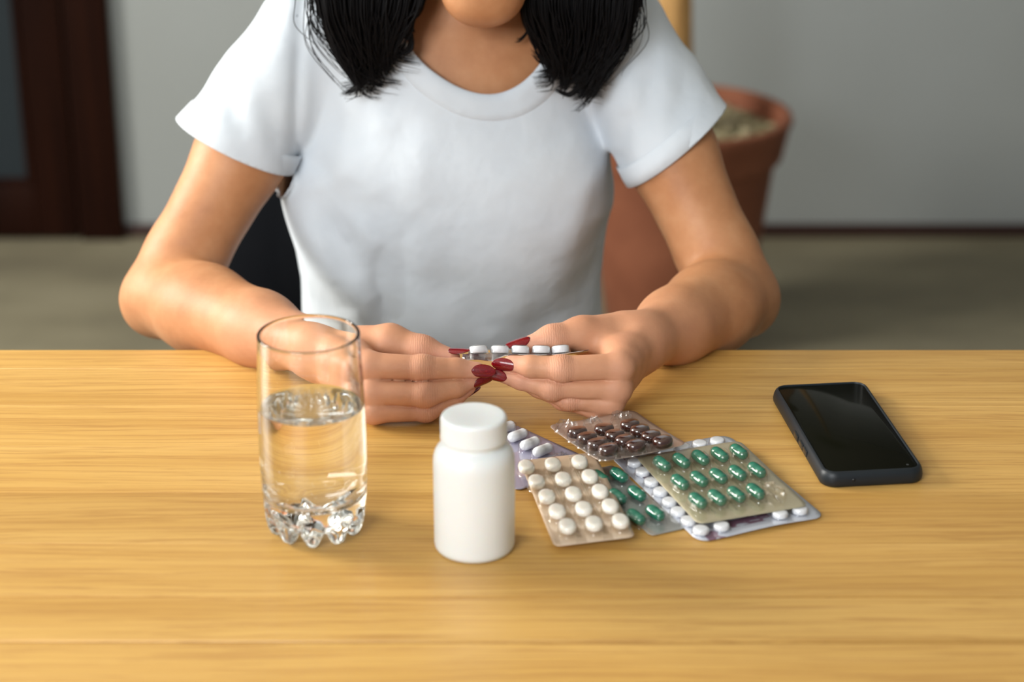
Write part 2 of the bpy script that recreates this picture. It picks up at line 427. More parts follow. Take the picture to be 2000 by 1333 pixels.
# ------------------------------------------------------------------ glass of water
gc = T(618, 1034)
glass = empty('drinking_glass', (gc.x, gc.y, Z0)); tag(glass, 'clear tall drinking glass with a knobbed foot, half full of water', 'glass')
NK = 10
def gmod(r, z, a):
    k = 0.5 + 0.5 * math.cos(NK * (a + PI / 2)); k = 1 - (1 - k) ** 1.7
    if z < 0.0215:
        w = min(1.0, max(0.0, (0.0215 - z) / 0.012)) if r > 0.034 else 1.0
        ring = max(0.0, min(1.0, (r - 0.011) / 0.010))
        z2 = z + (1 - k) * 0.0100 * w * ring
        r2 = r * (1 + 0.035 * (k - 0.6) * w)
        return r2, z2
    return r, z
outer = [(0.0349 + 0.00115 * math.sin(math.radians(t)), 0.1528 + 0.00115 * math.cos(math.radians(t))) for t in range(0, 100, 15)] + [(0.0360, 0.1500), (0.0363, 0.140), (0.0373, 0.120), (0.0381, 0.095), (0.0384, 0.075), (0.0383, 0.055), (0.0378, 0.038), (0.0372, 0.028), (0.0370, 0.0215),
         (0.0366, 0.018), (0.0360, 0.013), (0.0348, 0.0075), (0.0328, 0.0030), (0.0300, 0.0008), (0.0272, 0.0004), (0.0245, 0.0018), (0.0222, 0.0050), (0.0200, 0.0085), (0.0160, 0.0105), (0.0110, 0.0115), (0.0050, 0.0115)]
inner = [(0.0050, 0.0235), (0.0150, 0.0240), (0.0240, 0.0262), (0.0310, 0.0300), (0.0345, 0.0350), (0.0357, 0.0420), (0.0363, 0.055), (0.0365, 0.075), (0.0361, 0.095), (0.0355, 0.112), (0.0347, 0.130), (0.0340, 0.148), (0.0338, 0.1515)] + [(0.0349 + 0.00115 * math.sin(math.radians(t)), 0.1528 + 0.00115 * math.cos(math.radians(t))) for t in range(-90, -10, 15)]
prof = outer + inner
seg = NK * 16; v = []; f = []
for (r, z) in prof:
    for k in range(seg):
        a = 2 * PI * k / seg
        r2, z2 = gmod(r, z, a) if z < 0.022 else (r, z)
        v.append((r2 * math.cos(a), r2 * math.sin(a), z2))
n = len(prof); no = len(outer)
for i in range(n):
    j = (i + 1) % n
    if i == no - 1: continue
    for k in range(seg): f.append((i * seg + k, i * seg + (k + 1) % seg, j * seg + (k + 1) % seg, j * seg + k))
f.append(tuple((no - 1) * seg + k for k in range(seg))); f.append(tuple(reversed([no * seg + k for k in range(seg)])))
body = mesh_pd('vessel', v, f, GLASS, glass, True, True)
WL = 0.0985
wv = []; eps = 0.00015
def ir(z):
    pts_ = sorted([(z_, r_) for (r_, z_) in inner]); return float(np.interp(z, [p[0] for p in pts_], [p[1] for p in pts_]))
wp = [(0.0050, 0.0235 - eps), (0.0150, 0.0240 - eps), (0.0240, 0.0262 - eps), (0.0310 + eps, 0.0300 - eps), (0.0345 + eps, 0.0350), (0.0357 + eps, 0.042), (0.0363 + eps, 0.055), (0.0365 + eps, 0.075), (ir(0.095) + eps, 0.095), (ir(WL) + eps, WL + 0.0012), (ir(WL) - 0.0006, WL + 0.0004), (ir(WL) - 0.0018, WL), (0.020, WL), (0.004, WL)]
water = lathe('water', wp, seg, WATER, None, None, True, 50); water.location = (gc.x, gc.y, Z0)
tag(water, 'clear still water filling the lower half of the tall drinking glass', 'water')

# ------------------------------------------------------------------ white pill bottle
bc = T(927, 1067)
BOT = plain('white_hdpe', (0.80, 0.83, 0.83), 0.36, sss=0.15, ssss=0.006)
bottle = empty('pill_bottle', (bc.x, bc.y, Z0)); tag(bottle, 'plain white plastic pill bottle with a white screw cap, standing on the table', 'bottle')
lathe('body', [(0.001, 0.0006), (0.0225, 0.0006), (0.0255, 0.0), (0.0272, 0.0007), (0.0283, 0.0024), (0.0287, 0.005), (0.0288, 0.067), (0.0285, 0.0715), (0.0276, 0.0750), (0.0261, 0.0778), (0.0243, 0.0797), (0.0225, 0.0808), (0.0216, 0.0818), (0.0213, 0.0830), (0.0213, 0.090), (0.001, 0.086)], 96, BOT, bottle)
def capmod(r, z, a): return (r + (0.00012 * math.cos(90 * a) if 0.0885 < z < 0.1001 and r > 0.022 else 0), z)
lathe('cap', [(0.0214, 0.0856), (0.0230, 0.0854), (0.0235, 0.0860), (0.0235, 0.0872), (0.0233, 0.0880), (0.0232, 0.1000), (0.0230, 0.1012), (0.0224, 0.1022), (0.0214, 0.1028), (0.0202, 0.1030), (0.0150, 0.1030), (0.0080, 0.1030), (0.001, 0.1030)], 180, BOT, bottle, capmod)

# ------------------------------------------------------------------ smartphone in a case
CASE = NT('matte_black_tpu'); CASE.set(color=(0.009, 0.013, 0.017), rough=0.45, spec=0.38); CASE = CASE.m
SCREEN = NT('black_screen_glass'); SCREEN.set(color=(0.006, 0.006, 0.0035), rough=0.10, spec=0.03); SCREEN = SCREEN.m
PH = 0.0125
c = [T(px, py, PH - 0.0012) for px, py in ((1513.7, 757.5), (1679.8, 750.4), (1800.3, 915.4), (1620, 922.5))]
ctr = (c[0] + c[1] + c[2] + c[3]) / 4
uu = ((c[1] - c[0]) + (c[2] - c[3])); vv = ((c[0] - c[3]) + (c[1] - c[2])); SW = uu.length / 2; SL = vv.length / 2
ang = math.atan2(vv.y, vv.x) - PI / 2
a2 = math.atan2(uu.y, uu.x); ang = (ang + a2) / 2
print('phone screen', SW, SL, math.degrees(ang))
phone = empty('smartphone', (ctr.x, ctr.y, Z0), (0, 0, ang)); tag(phone, 'black smartphone in a matte black case lying face up on the right of the table', 'smartphone')
OW = SW + 0.0095; OL = SL + 0.0105
v = []; f = []; loops = [(-0.0030, 0.0), (-0.0012, 0.0006), (-0.0002, 0.0025), (0.0, 0.0052), (-0.0006, 0.0086), (-0.0018, 0.0112), (-0.0030, 0.0124), (-0.0040, 0.0125), (-0.0044, 0.0119), (-0.0044, 0.0108)]
for (o_, z) in loops:
    for (x, y) in rrect(OW + 2 * o_, OL + 2 * o_, 0.0125 + o_, 8): v.append((x, y, z))
n = len(rrect(1, 1, 0.1, 8))
for i in range(len(loops) - 1):
    for k in range(n): f.append((i * n + k, i * n + (k + 1) % n, (i + 1) * n + (k + 1) % n, (i + 1) * n + k))
f.append(tuple(reversed(range(n)))); f.append(tuple((len(loops) - 1) * n + k for k in range(n)))
auto_smooth(mesh_pd('case', v, f, CASE, phone, True, True), 50)
v = []; f = []
for (o_, z) in ((0, 0.0109), (0, 0.0113), (-0.0004, 0.0116)):
    for (x, y) in rrect(SW + 0.0004 + 2 * o_, SL + 0.0004 + 2 * o_, 0.0085 + o_, 8): v.append((x, y, z))
for i in range(2):
    for k in range(n): f.append((i * n + k, i * n + (k + 1) % n, (i + 1) * n + (k + 1) % n, (i + 1) * n + k))
f.append(tuple(reversed(range(n)))); f.append(tuple(2 * n + k for k in range(n)))
auto_smooth(mesh_pd('screen', v, f, SCREEN, phone, True, True), 50)
BTN = plain('gloss_black_button', (0.010, 0.012, 0.014), 0.3)
for (yy, ll) in ((-0.0040, 0.0115), (-0.0205, 0.0105), (-0.0325, 0.0105)):
    box('button', (-OW / 2 - 0.0008, yy - ll / 2, 0.0042), (-OW / 2 + 0.002, yy + ll / 2, 0.0090), BTN, phone, 0.0006)
hole = lathe('speaker_hole', [(0.0004, 0.0), (0.0010, 0.0), (0.0013, 0.0003), (0.0013, 0.0008), (0.0010, 0.0010), (0.0007, 0.0003), (0.0002, 0.0003)], 24, BTN, phone)
hole.rotation_euler = (PI / 2, 0, 0); hole.location = (-OW / 2 + 0.024, -OL / 2 + 0.0001, 0.0066)
lens = lathe('camera_lens', [(0.0003, 0.0), (0.0011, 0.0), (0.0011, 0.00006), (0.0003, 0.00006)], 20, plain('lens_ring', (0.03, 0.03, 0.03), 0.2), phone)
lens.location = (SW / 2 - 0.0075, -SL / 2 + 0.006, 0.0116)

# ------------------------------------------------------------------ blister packs
def outline(shape, a, b, n=28):      # a half length along y, b half width along x
    pts = []
    for k in range(n):
        t = 2 * PI * k / n
        if shape == 'stadium':
            x = b * math.cos(t); y = b * math.sin(t) + (a - b) * (1 if math.sin(t) > 1e-9 else -1 if math.sin(t) < -1e-9 else 0)
        elif shape == 'round': x = b * math.cos(t); y = a * math.sin(t)
        else:
            e = 0.92; cx_, sy_ = math.cos(t), math.sin(t)
            x = b * math.copysign(abs(cx_) ** e, cx_); y = a * math.copysign(abs(sy_) ** e, sy_)
        pts.append((x, y))
    return pts
_mc = {}
def dome(shape, a, b, h, crushed=0.0, seed=0):
    key = ('dome', shape, a, b, h, crushed, seed)
    if key in _mc: return _mc[key]
    rr = random.Random(seed); rings = [(1.13, 0.0), (1.08, 0.0002), (1.02, h * 0.22), (0.985, h * 0.55), (0.93, h * 0.80), (0.80, h * 0.95), (0.55, h), (0.2, h * 1.01)]
    base = outline(shape, a, b); v = []; f = []; n = len(base)
    for i, (s, z) in enumerate(rings):
        off = min(a, b) * (1 - s)
        for k, (x, y) in enumerate(base):
            L = math.hypot(x, y); q = (L - off) / L
            j = crushed * (0 if i < 2 else 1)
            v.append((x * q + rr.uniform(-1, 1) * j * 0.0012, y * q + rr.uniform(-1, 1) * j * 0.0012, z * (1 - 0.45 * j * rr.random()) + 0.0001))
    for i in range(len(rings) - 1):
        for k in range(n): f.append((i * n + k, i * n + (k + 1) % n, (i + 1) * n + (k + 1) % n, (i + 1) * n + k))
    f.append(tuple((len(rings) - 1) * n + k for k in range(n)))
    me = bpy.data.meshes.new('pocket'); me.from_pydata(v, [], f); me.update()
    me.polygons.foreach_set('use_smooth', [crushed == 0] * len(me.polygons)); _mc[key] = me; return me
def tabletmesh(shape, a, b, h, z0=0.0004, lens_=0.35):
    key = ('tab', shape, a, b, h)
    if key in _mc: return _mc[key]
    base = outline(shape, a, b); n = len(base); v = []; f = []
    rings = [(0.15, z0), (0.75, z0 + h * 0.03), (0.93, z0 + h * lens_ * 0.35), (1.0, z0 + h * lens_), (1.0, z0 + h * (1 - lens_)), (0.95, z0 + h * (1 - lens_ * 0.45)), (0.82, z0 + h * (1 - lens_ * 0.14)), (0.5, z0 + h * 0.99), (0.12, z0 + h)]
    for (s, z) in rings:
        off = min(a, b) * (1 - s)
        for (x, y) in base:
            L = math.hypot(x, y); q = max(0.05, (L - off) / L); v.append((x * q, y * q, z))
    for i in range(len(rings) - 1):
        for k in range(n): f.append((i * n + k, i * n + (k + 1) % n, (i + 1) * n + (k + 1) % n, (i + 1) * n + k))
    f.append(tuple(reversed(range(n)))); f.append(tuple((len(rings) - 1) * n + k for k in range(n)))
    me = bpy.data.meshes.new('tablet'); me.from_pydata(v, [], f); me.update()
    me.polygons.foreach_set('use_smooth', [True] * len(me.polygons)); _mc[key] = me; return me
def capsulemesh(a, b, z0=0.0004):
    key = ('cap', a, b)
    if key in _mc: return _mc[key]
    n = 24; prof = []
    for k in range(1, 8): t = PI / 2 * k / 7; prof.append((-(a - b) - b * math.cos(t), b * math.sin(t) * 0.965))
    prof += [(0.0004, b * 0.965), (0.0005, b)]
    for k in range(0, 7): t = PI / 2 * k / 7; prof.append(((a - b) + b * math.sin(t), b * math.cos(t)))
    prof = [(y, max(r, 0.00008)) for y, r in prof]
    v = []; f = []
    for (y, r) in prof:
        for k in range(n): t = 2 * PI * k / n; v.append((r * math.cos(t), y, z0 + b + r * math.sin(t)))
    for i in range(len(prof) - 1):
        for k in range(n): f.append((i * n + (k + 1) % n, i * n + k, (i + 1) * n + k, (i + 1) * n + (k + 1) % n))
    f.append(tuple(range(n))); f.append(tuple(reversed([(len(prof) - 1) * n + k for k in range(n)])))
    me = bpy.data.meshes.new('capsule'); me.from_pydata(v, [], f); me.update()
    me.polygons.foreach_set('use_smooth', [True] * len(me.polygons)); _mc[key] = me; return me
def sheet(name, W, L, r, z0, z1, bend, mat, parent, nx=24, ny=32):
    v = []; f = []
    for z in ((z0, z1) if z1 is not None else (z0,)):
        for j in range(ny + 1):
            for i in range(nx + 1):
                x = W * (i / nx - 0.5); y = L * (j / ny - 0.5)
                cx_ = W / 2 - r; cy_ = L / 2 - r
                if abs(x) > cx_ and abs(y) > cy_:
                    dx = abs(x) - cx_; dy = abs(y) - cy_; m = max(dx, dy); h = math.hypot(dx, dy)
                    if h > 0: k = m / h; x = math.copysign(cx_ + dx * k, x); y = math.copysign(cy_ + dy * k, y)
                v.append((x, y, z + bend(x / W * 2, y / L * 2)))
    N = (nx + 1) * (ny + 1); q = lambda i, j, l=0: l * N + j * (nx + 1) + i
    if z1 is None:
        for j in range(ny):
            for i in range(nx): f.append((q(i, j), q(i + 1, j), q(i + 1, j + 1), q(i, j + 1)))
        return mesh_pd(name, v, f, mat, parent, True)
    for j in range(ny):
        for i in range(nx):
            f.append((q(i, j), q(i, j + 1), q(i + 1, j + 1), q(i + 1, j)))
            f.append((q(i, j, 1), q(i + 1, j, 1), q(i + 1, j + 1, 1), q(i, j + 1, 1)))
    for i in range(nx): f.append((q(i, 0), q(i + 1, 0), q(i + 1, 0, 1), q(i, 0, 1))); f.append((q(i + 1, ny), q(i, ny), q(i, ny, 1), q(i + 1, ny, 1)))
    for j in range(ny): f.append((q(0, j + 1), q(0, j), q(0, j, 1), q(0, j + 1, 1))); f.append((q(nx, j), q(nx, j + 1), q(nx, j + 1, 1), q(nx, j, 1)))
    return mesh_pd(name, v, f, mat, parent, True)
def blister(label, corners, rad, foil, filmm, pockets, bend=lambda u, v: 0.0, scale=None, pillmat=None, kind='tablet', ribs=(), group=None, shape='oval', a=0.006, b=0.004, h=0.005, rot=0.0, lens_=0.35, tabscale=0.9, pm=None, lift=0.0):
    BL, BR, FR, FL = corners
    C = (BL + BR + FR + FL) / 4
    u = ((BR - BL) + (FR - FL)); v_ = ((BL - FL) + (BR - FR)); W = u.length / 2; L = v_.length / 2
    nn = u.cross(v_).normalized(); u.normalize(); v_.normalize()
    # orthonormal frame that splits the skew evenly
    d1 = (u + v_).normalized(); d2 = (u - v_).normalized(); x = (d1 + d2).normalized(); y = nn.cross(x).normalized()
    M = Matrix((x, y, nn)).transposed().to_4x4(); M.translation = C
    root = empty('blister_pack'); root.matrix_world = M
    tag(root, label, 'blister pack', group)
    print(label[:30], 'W %.4f L %.4f' % (W, L), 'skew', round(math.degrees(math.acos(max(-1, min(1, u.dot(v_))))), 1), 'z', round(C.z - Z0, 4))
    sheet('foil', W, L, rad, 0.0, 0.00025, bend, foil, root)
    sheet('film', W - 0.0004, L - 0.0004, rad, 0.00035, None, bend, filmm, root)
    Mi = M.inverted()
    for (px, py, filled) in pockets:
        r = ray(px, py); o = Vector((0, 0, CAMZ)); p0 = C + nn * (h * 0.6)
        t = (p0 - o).dot(nn) / r.dot(nn); p = Mi @ (o + r * t)
        bz = bend(p.x / W * 2, p.y / L * 2)
        e_ = 0.02
        sl_x = (bend(p.x / W * 2 + e_, p.y / L * 2) - bz) / (e_ * W / 2); sl_y = (bend(p.x / W * 2, p.y / L * 2 + e_) - bz) / (e_ * L / 2)
        pk = bpy.data.objects.new('pocket', dome(shape, a, b, h, 0.0 if filled else 1.0, 0 if filled else int(px)))
        if not pk.data.materials: pk.data.materials.append(filmm)
        COL.objects.link(pk); pk.parent = root; pk.location = (p.x, p.y, bz + 0.0004); pk.rotation_euler = (sl_y, -sl_x, rot)
        if filled:
            tm = capsulemesh(a * tabscale, b * tabscale) if kind == 'capsule' else tabletmesh(shape if shape != 'stadium' else 'stadium', a * tabscale, b * tabscale, (h - lift) * 0.93, 0.0002, lens_)
            pmx = pm[filled] if isinstance(filled, str) else pillmat
            t_ = bpy.data.objects.new(kind, tm)
            if not tm.materials: tm.materials.append(pmx)
            COL.objects.link(t_); t_.parent = pk; t_.location.z = lift
    for (x0, y0, x1, y1) in ribs:
        ln = math.hypot((x1 - x0) * W, (y1 - y0) * L) / 2
        rb = bpy.data.objects.new('rib', dome('stadium', ln, 0.0007, 0.0008)); 
        if not rb.data.materials: rb.data.materials.append(filmm)
        COL.objects.link(rb); rb.parent = root; rb.location = ((x0 + x1) / 2 * W, (y0 + y1) / 2 * L, bend(x0 + x1, y0 + y1) + 0.0004)
        rb.rotation_euler = (0, 0, math.atan2((y1 - y0) * L, (x1 - x0) * W) - PI / 2)
    return root
def lattice(p00, pn0, p0m, n, m, empties=()):
    out = []
    for i in range(n):
        for j in range(m):
            s = i / (n - 1); t = j / (m - 1)
            out.append((p00[0] + (pn0[0] - p00[0]) * s + (p0m[0] - p00[0]) * t, p00[1] + (pn0[1] - p00[1]) * s + (p0m[1] - p00[1]) * t, (i, j) not in empties))
    return out
WHITEPILL = plain('white_tablet_coat', (0.88, 0.87, 0.84), 0.30, sss=0.1, ssss=0.002)
WHITEPILL2 = plain('chalk_white_tablet', (0.82, 0.83, 0.86), 0.5)
GREENCAP = NT('green_capsule_gelatin'); GREENCAP.set(color=(0.010, 0.135, 0.080), rough=0.16, spec=0.6, coat=0.4); GREENCAP = GREENCAP.m
BROWNPILL = NT('brown_coated_tablet'); BROWNPILL.set(color=(0.050, 0.014, 0.009), rough=0.16, coat=0.6); BROWNPILL = BROWNPILL.m
FOIL_BEIGE = foilmat('beige_foil', (0.70, 0.55, 0.42), 0.12, 0.42)
FOIL_SAGE = foilmat('champagne_foil', (0.50, 0.45, 0.31), 0.2, 0.38)
FOIL_SILVER = foilmat('silver_foil', (0.66, 0.69, 0.78), 0.2, 0.35)
def printed():
    n = NT('silver_foil_printed'); tc = n.new('ShaderNodeTexCoord'); sp = n.new('ShaderNodeSeparateXYZ'); n.l(tc.outputs['Object'], sp.inputs[0])
    def band(o, lo, hi): return n.math('MULTIPLY', n.math('GREATER_THAN', o, lo), n.math('LESS_THAN', o, hi))
    X_, Y_ = sp.outputs[0], sp.outputs[1]
    blk = n.math('MULTIPLY', band(X_, -0.020, 0.014), band(Y_, -0.067, 0.06))
    ns = n.noise(n.coord((60, 140, 1)), 1.0, 2, 0.5)
    m = n.math('MULTIPLY', blk, n.math('GREATER_THAN', ns, 0.46))
    m2 = n.math('MULTIPLY', band(X_, -0.044, -0.030), n.math('GREATER_THAN', n.noise(n.coord((50, 60, 1)), 1.0, 1, 0.5), 0.52))
    m = n.math('MAXIMUM', m, m2)
    n.set(color=n.mix(n.math('MULTIPLY', m, 0.85), (0.66, 0.69, 0.78), (0.20, 0.035, 0.11)), metal=0.2, rough=0.35); return n.m
FOIL_SILVER = printed()
FOIL_DARK = foilmat('grey_foil', (0.42, 0.42, 0.40), 0.3, 0.30)
FOIL_LILAC = foilmat('lilac_foil', (0.48, 0.46, 0.62), 0.15, 0.40)
FOIL_BROWN = foilmat('bronze_foil', (0.52, 0.41, 0.34), 0.3, 0.28)

# lilac pack with white oblong tablets, partly behind the bottle
blister('lilac-backed blister pack of white oblong capsules lying half hidden behind the white bottle', [T(868, 886, .0012), T(1004, 826, .0012), T(1150, 900, .0012), T(1012, 962, .0012)], 0.006, FOIL_LILAC, FILM_CLEAR,
        [(987, 837, 1), (1011, 852, 1), (1035, 868, 1), (1060, 881, 1), (1087, 896, 0), (917, 868, 1), (941, 883, 1)],
        pillmat=WHITEPILL2, kind='capsule', shape='stadium', a=0.0108, b=0.0047, h=0.0072, rot=PI / 2, tabscale=0.88)
# grey pack with green capsules under the white-oval one
blister('small grey-foil blister pack of green capsules tucked under the beige pack of oval tablets', [T(1150, 924, .001), T(1208, 903, .001), T(1325, 1036, .001), T(1256, 1050, .001)], 0.004, FOIL_DARK, FILM_CLEAR,
        [(1209, 930, 1), (1244, 966, 1), (1280, 1004, 1), (1172, 935, 1), (1206, 972, 1), (1242, 1012, 1)],
        pillmat=GREENCAP, kind='capsule', shape='stadium', a=0.0106, b=0.0050, h=0.0078, tabscale=0.90, rot=0.12)
# silver pack with round tablets
rt = [(1240, 904), (1256, 922), (1273, 942), (1291, 961), (1308, 981), (1325, 1000), (1345, 1018), (1369, 1036), (1409, 1029), (1523, 1007), (1562, 998), (1367, 868), (1401, 862), (1333, 874)]
blister('silver blister pack of round white tablets with purple print, lowest in the right-hand stack', [T(1196, 893, .001), T(1424, 846, .001), T(1606, 1012, .001), T(1362, 1062, .001)], 0.010, FOIL_SILVER, FILM_CLEAR,
        [(x, y, 1) for x, y in rt], bend=lambda u, v: 0.0008 * (1 + math.sin(3.1 * u + 1.0)) * max(0, -v) ** 3,
        pillmat=WHITEPILL2, shape='round', a=0.0064, b=0.0064, h=0.0048, lens_=0.18)
# champagne pack with green capsules lying on it
blister('champagne-foil blister pack of fifteen green capsule pockets, one emptied, on top of the silver pack', [T(1240, 893, .0072), T(1450, 861, .0072), T(1572, 988, .0072), T(1366, 1027, .0072)], 0.006, FOIL_SAGE, FILM_AMBER,
        lattice((1293, 908), (1443, 884), (1363, 980), 5, 3, ((4, 2),)), pillmat=GREENCAP, kind='capsule', shape='stadium', a=0.0108, b=0.0050, h=0.0078, tabscale=0.90, rot=0.14,
        ribs=[(-0.3, -0.42, -0.3, 0.42), (-0.1, -0.42, -0.1, 0.42), (0.1, -0.42, 0.1, 0.42), (0.3, -0.42, 0.3, 0.42)])
# beige pack with white oval tablets
blister('beige-foil blister pack of fifteen white oval tablets, nearest of the packs to the bottle', [T(1006, 898, .0085), T(1142, 891, .0090), T(1264, 1048, .0085), T(1090, 1066, .0045)], 0.005, FOIL_BEIGE, FILM_AMBER,
        lattice((1028, 914), (1132, 904), (1108, 1030), 3, 5), pillmat=WHITEPILL, shape='oval', a=0.0092, b=0.0066, h=0.0080, tabscale=0.94, lift=0.0018, lens_=0.42,
        ribs=[(-0.185, -0.45, -0.185, 0.45), (-0.155, -0.45, -0.155, 0.45), (0.155, -0.45, 0.155, 0.45), (0.185, -0.45, 0.185, 0.45)])
# bronze pack with brown tablets, tilted on the others
bp = [(1105, 832, 0), (1128, 847, 1), (1147, 858, 1), (1167, 871, 1), (1189, 883, 1), (1158, 825, 0), (1180, 839, 1), (1201, 851, 1), (1221, 862, 1), (1243, 873, 1), (1213, 813, 0), (1230, 831, 1), (1250, 842, 1), (1272, 854, 1), (1295, 866, 1)]
blister('bronze blister pack of glossy brown tablets, curled and resting on top behind the other packs', [T(1060, 834, .0100), T(1236, 806, .0080), T(1346, 872, .0140), T(1178, 904, .0150)], 0.007, FOIL_BROWN, FILM_CLEAR,
        bp, bend=lambda u, v: 0.0014 * (u * u - 0.4) + 0.0012 * (v * v - 0.3), pillmat=BROWNPILL, shape='oval', a=0.0084, b=0.0071, h=0.0108, rot=PI / 2, tabscale=0.95, lens_=0.47, lift=0.0026)
# ------------------------------------------------------------------ signed distance modelling for the woman
A_ = lambda v: np.array(v, dtype=np.float32)
class Cone:                       # tapered capsule, optionally squashed along an axis
    def __init__(s, a, b, ra, rb, sq=None, f=1.0):
        s.a = A_(a); s.b = A_(b); s.ra = ra; s.rb = rb; s.f = f
        s.ax = None if sq is None else A_(Vector(sq).normalized())
        rm = max(ra, rb); s.lo = np.minimum(s.a, s.b) - rm; s.hi = np.maximum(s.a, s.b) + rm
        s.ab = s.b - s.a; s.L2 = float(s.ab @ s.ab) + 1e-12
    def __call__(s, P):
        q = P - s.a
        t = np.clip((q @ s.ab) / s.L2, 0, 1)
        e = q - t[:, None] * s.ab
        r = s.ra + (s.rb - s.ra) * t
        if s.ax is None: return np.sqrt(np.einsum('ij,ij->i', e, e)) - r
        h = e @ s.ax; n2 = np.einsum('ij,ij->i', e, e) - h * h
        d = np.sqrt(np.maximum(n2, 0) + (h / s.f) ** 2)
        return (d - r) * (s.f if s.f < 1 else 1.0) ** 0.5
class Ell:
    def __init__(s, c, r, M=None):
        s.c = A_(c); s.r = A_(r); s.M = None if M is None else np.array(M, dtype=np.float32)
        rm = float(max(r)); s.lo = s.c - rm; s.hi = s.c + rm
    def __call__(s, P):
        q = P - s.c
        if s.M is not None: q = q @ s.M
        k0 = np.linalg.norm(q / s.r, axis=1); k1 = np.linalg.norm(q / (s.r * s.r), axis=1)
        return k0 * (k0 - 1.0) / np.maximum(k1, 1e-6)
def smin(a, b, k):
    if k <= 0: return np.minimum(a, b)
    h = np.maximum(k - np.abs(a - b), 0) / k
    return np.minimum(a, b) - h * h * k * 0.25
class Grp:
    """children joined with smooth radius k; a child may be (node, k)"""
    def __init__(s, items, k=0.01):
        s.items = [(i if isinstance(i, tuple) else (i, k)) for i in items]
        s.lo = np.min([i[0].lo for i in s.items], axis=0) - k; s.hi = np.max([i[0].hi for i in s.items], axis=0) + k
    def __call__(s, P):
        lo = P.min(0); hi = P.max(0); d = None
        for it, k in s.items:
            gap = np.maximum(np.maximum(it.lo - hi, lo - it.hi), 0); g = float(np.sqrt((gap ** 2).sum()))
            if g > 0.055: 
                continue
            x = it(P); d = x if d is None else smin(d, x, k)
        return np.full(len(P), 0.06, np.float32) if d is None else d
class Crease:
    """hard union of fingers with a groove where two touch"""
    def __init__(s, items, amp=0.0010, w=0.0014):
        s.items = items; s.amp = amp; s.w = w; s.lo = np.min([i.lo for i in items], axis=0); s.hi = np.max([i.hi for i in items], axis=0)
    def __call__(s, P):
        D = np.sort(np.stack([i(P) for i in s.items]), axis=0)
        return D[0] + s.amp * np.exp(-((D[1] - D[0]) / s.w) ** 2)
def chain(pts, rad, k=0.004, sq=None, f=1.0):
    return Grp([Cone(pts[i], pts[i + 1], rad[i], rad[i + 1], sq, f) for i in range(len(pts) - 1)], k)

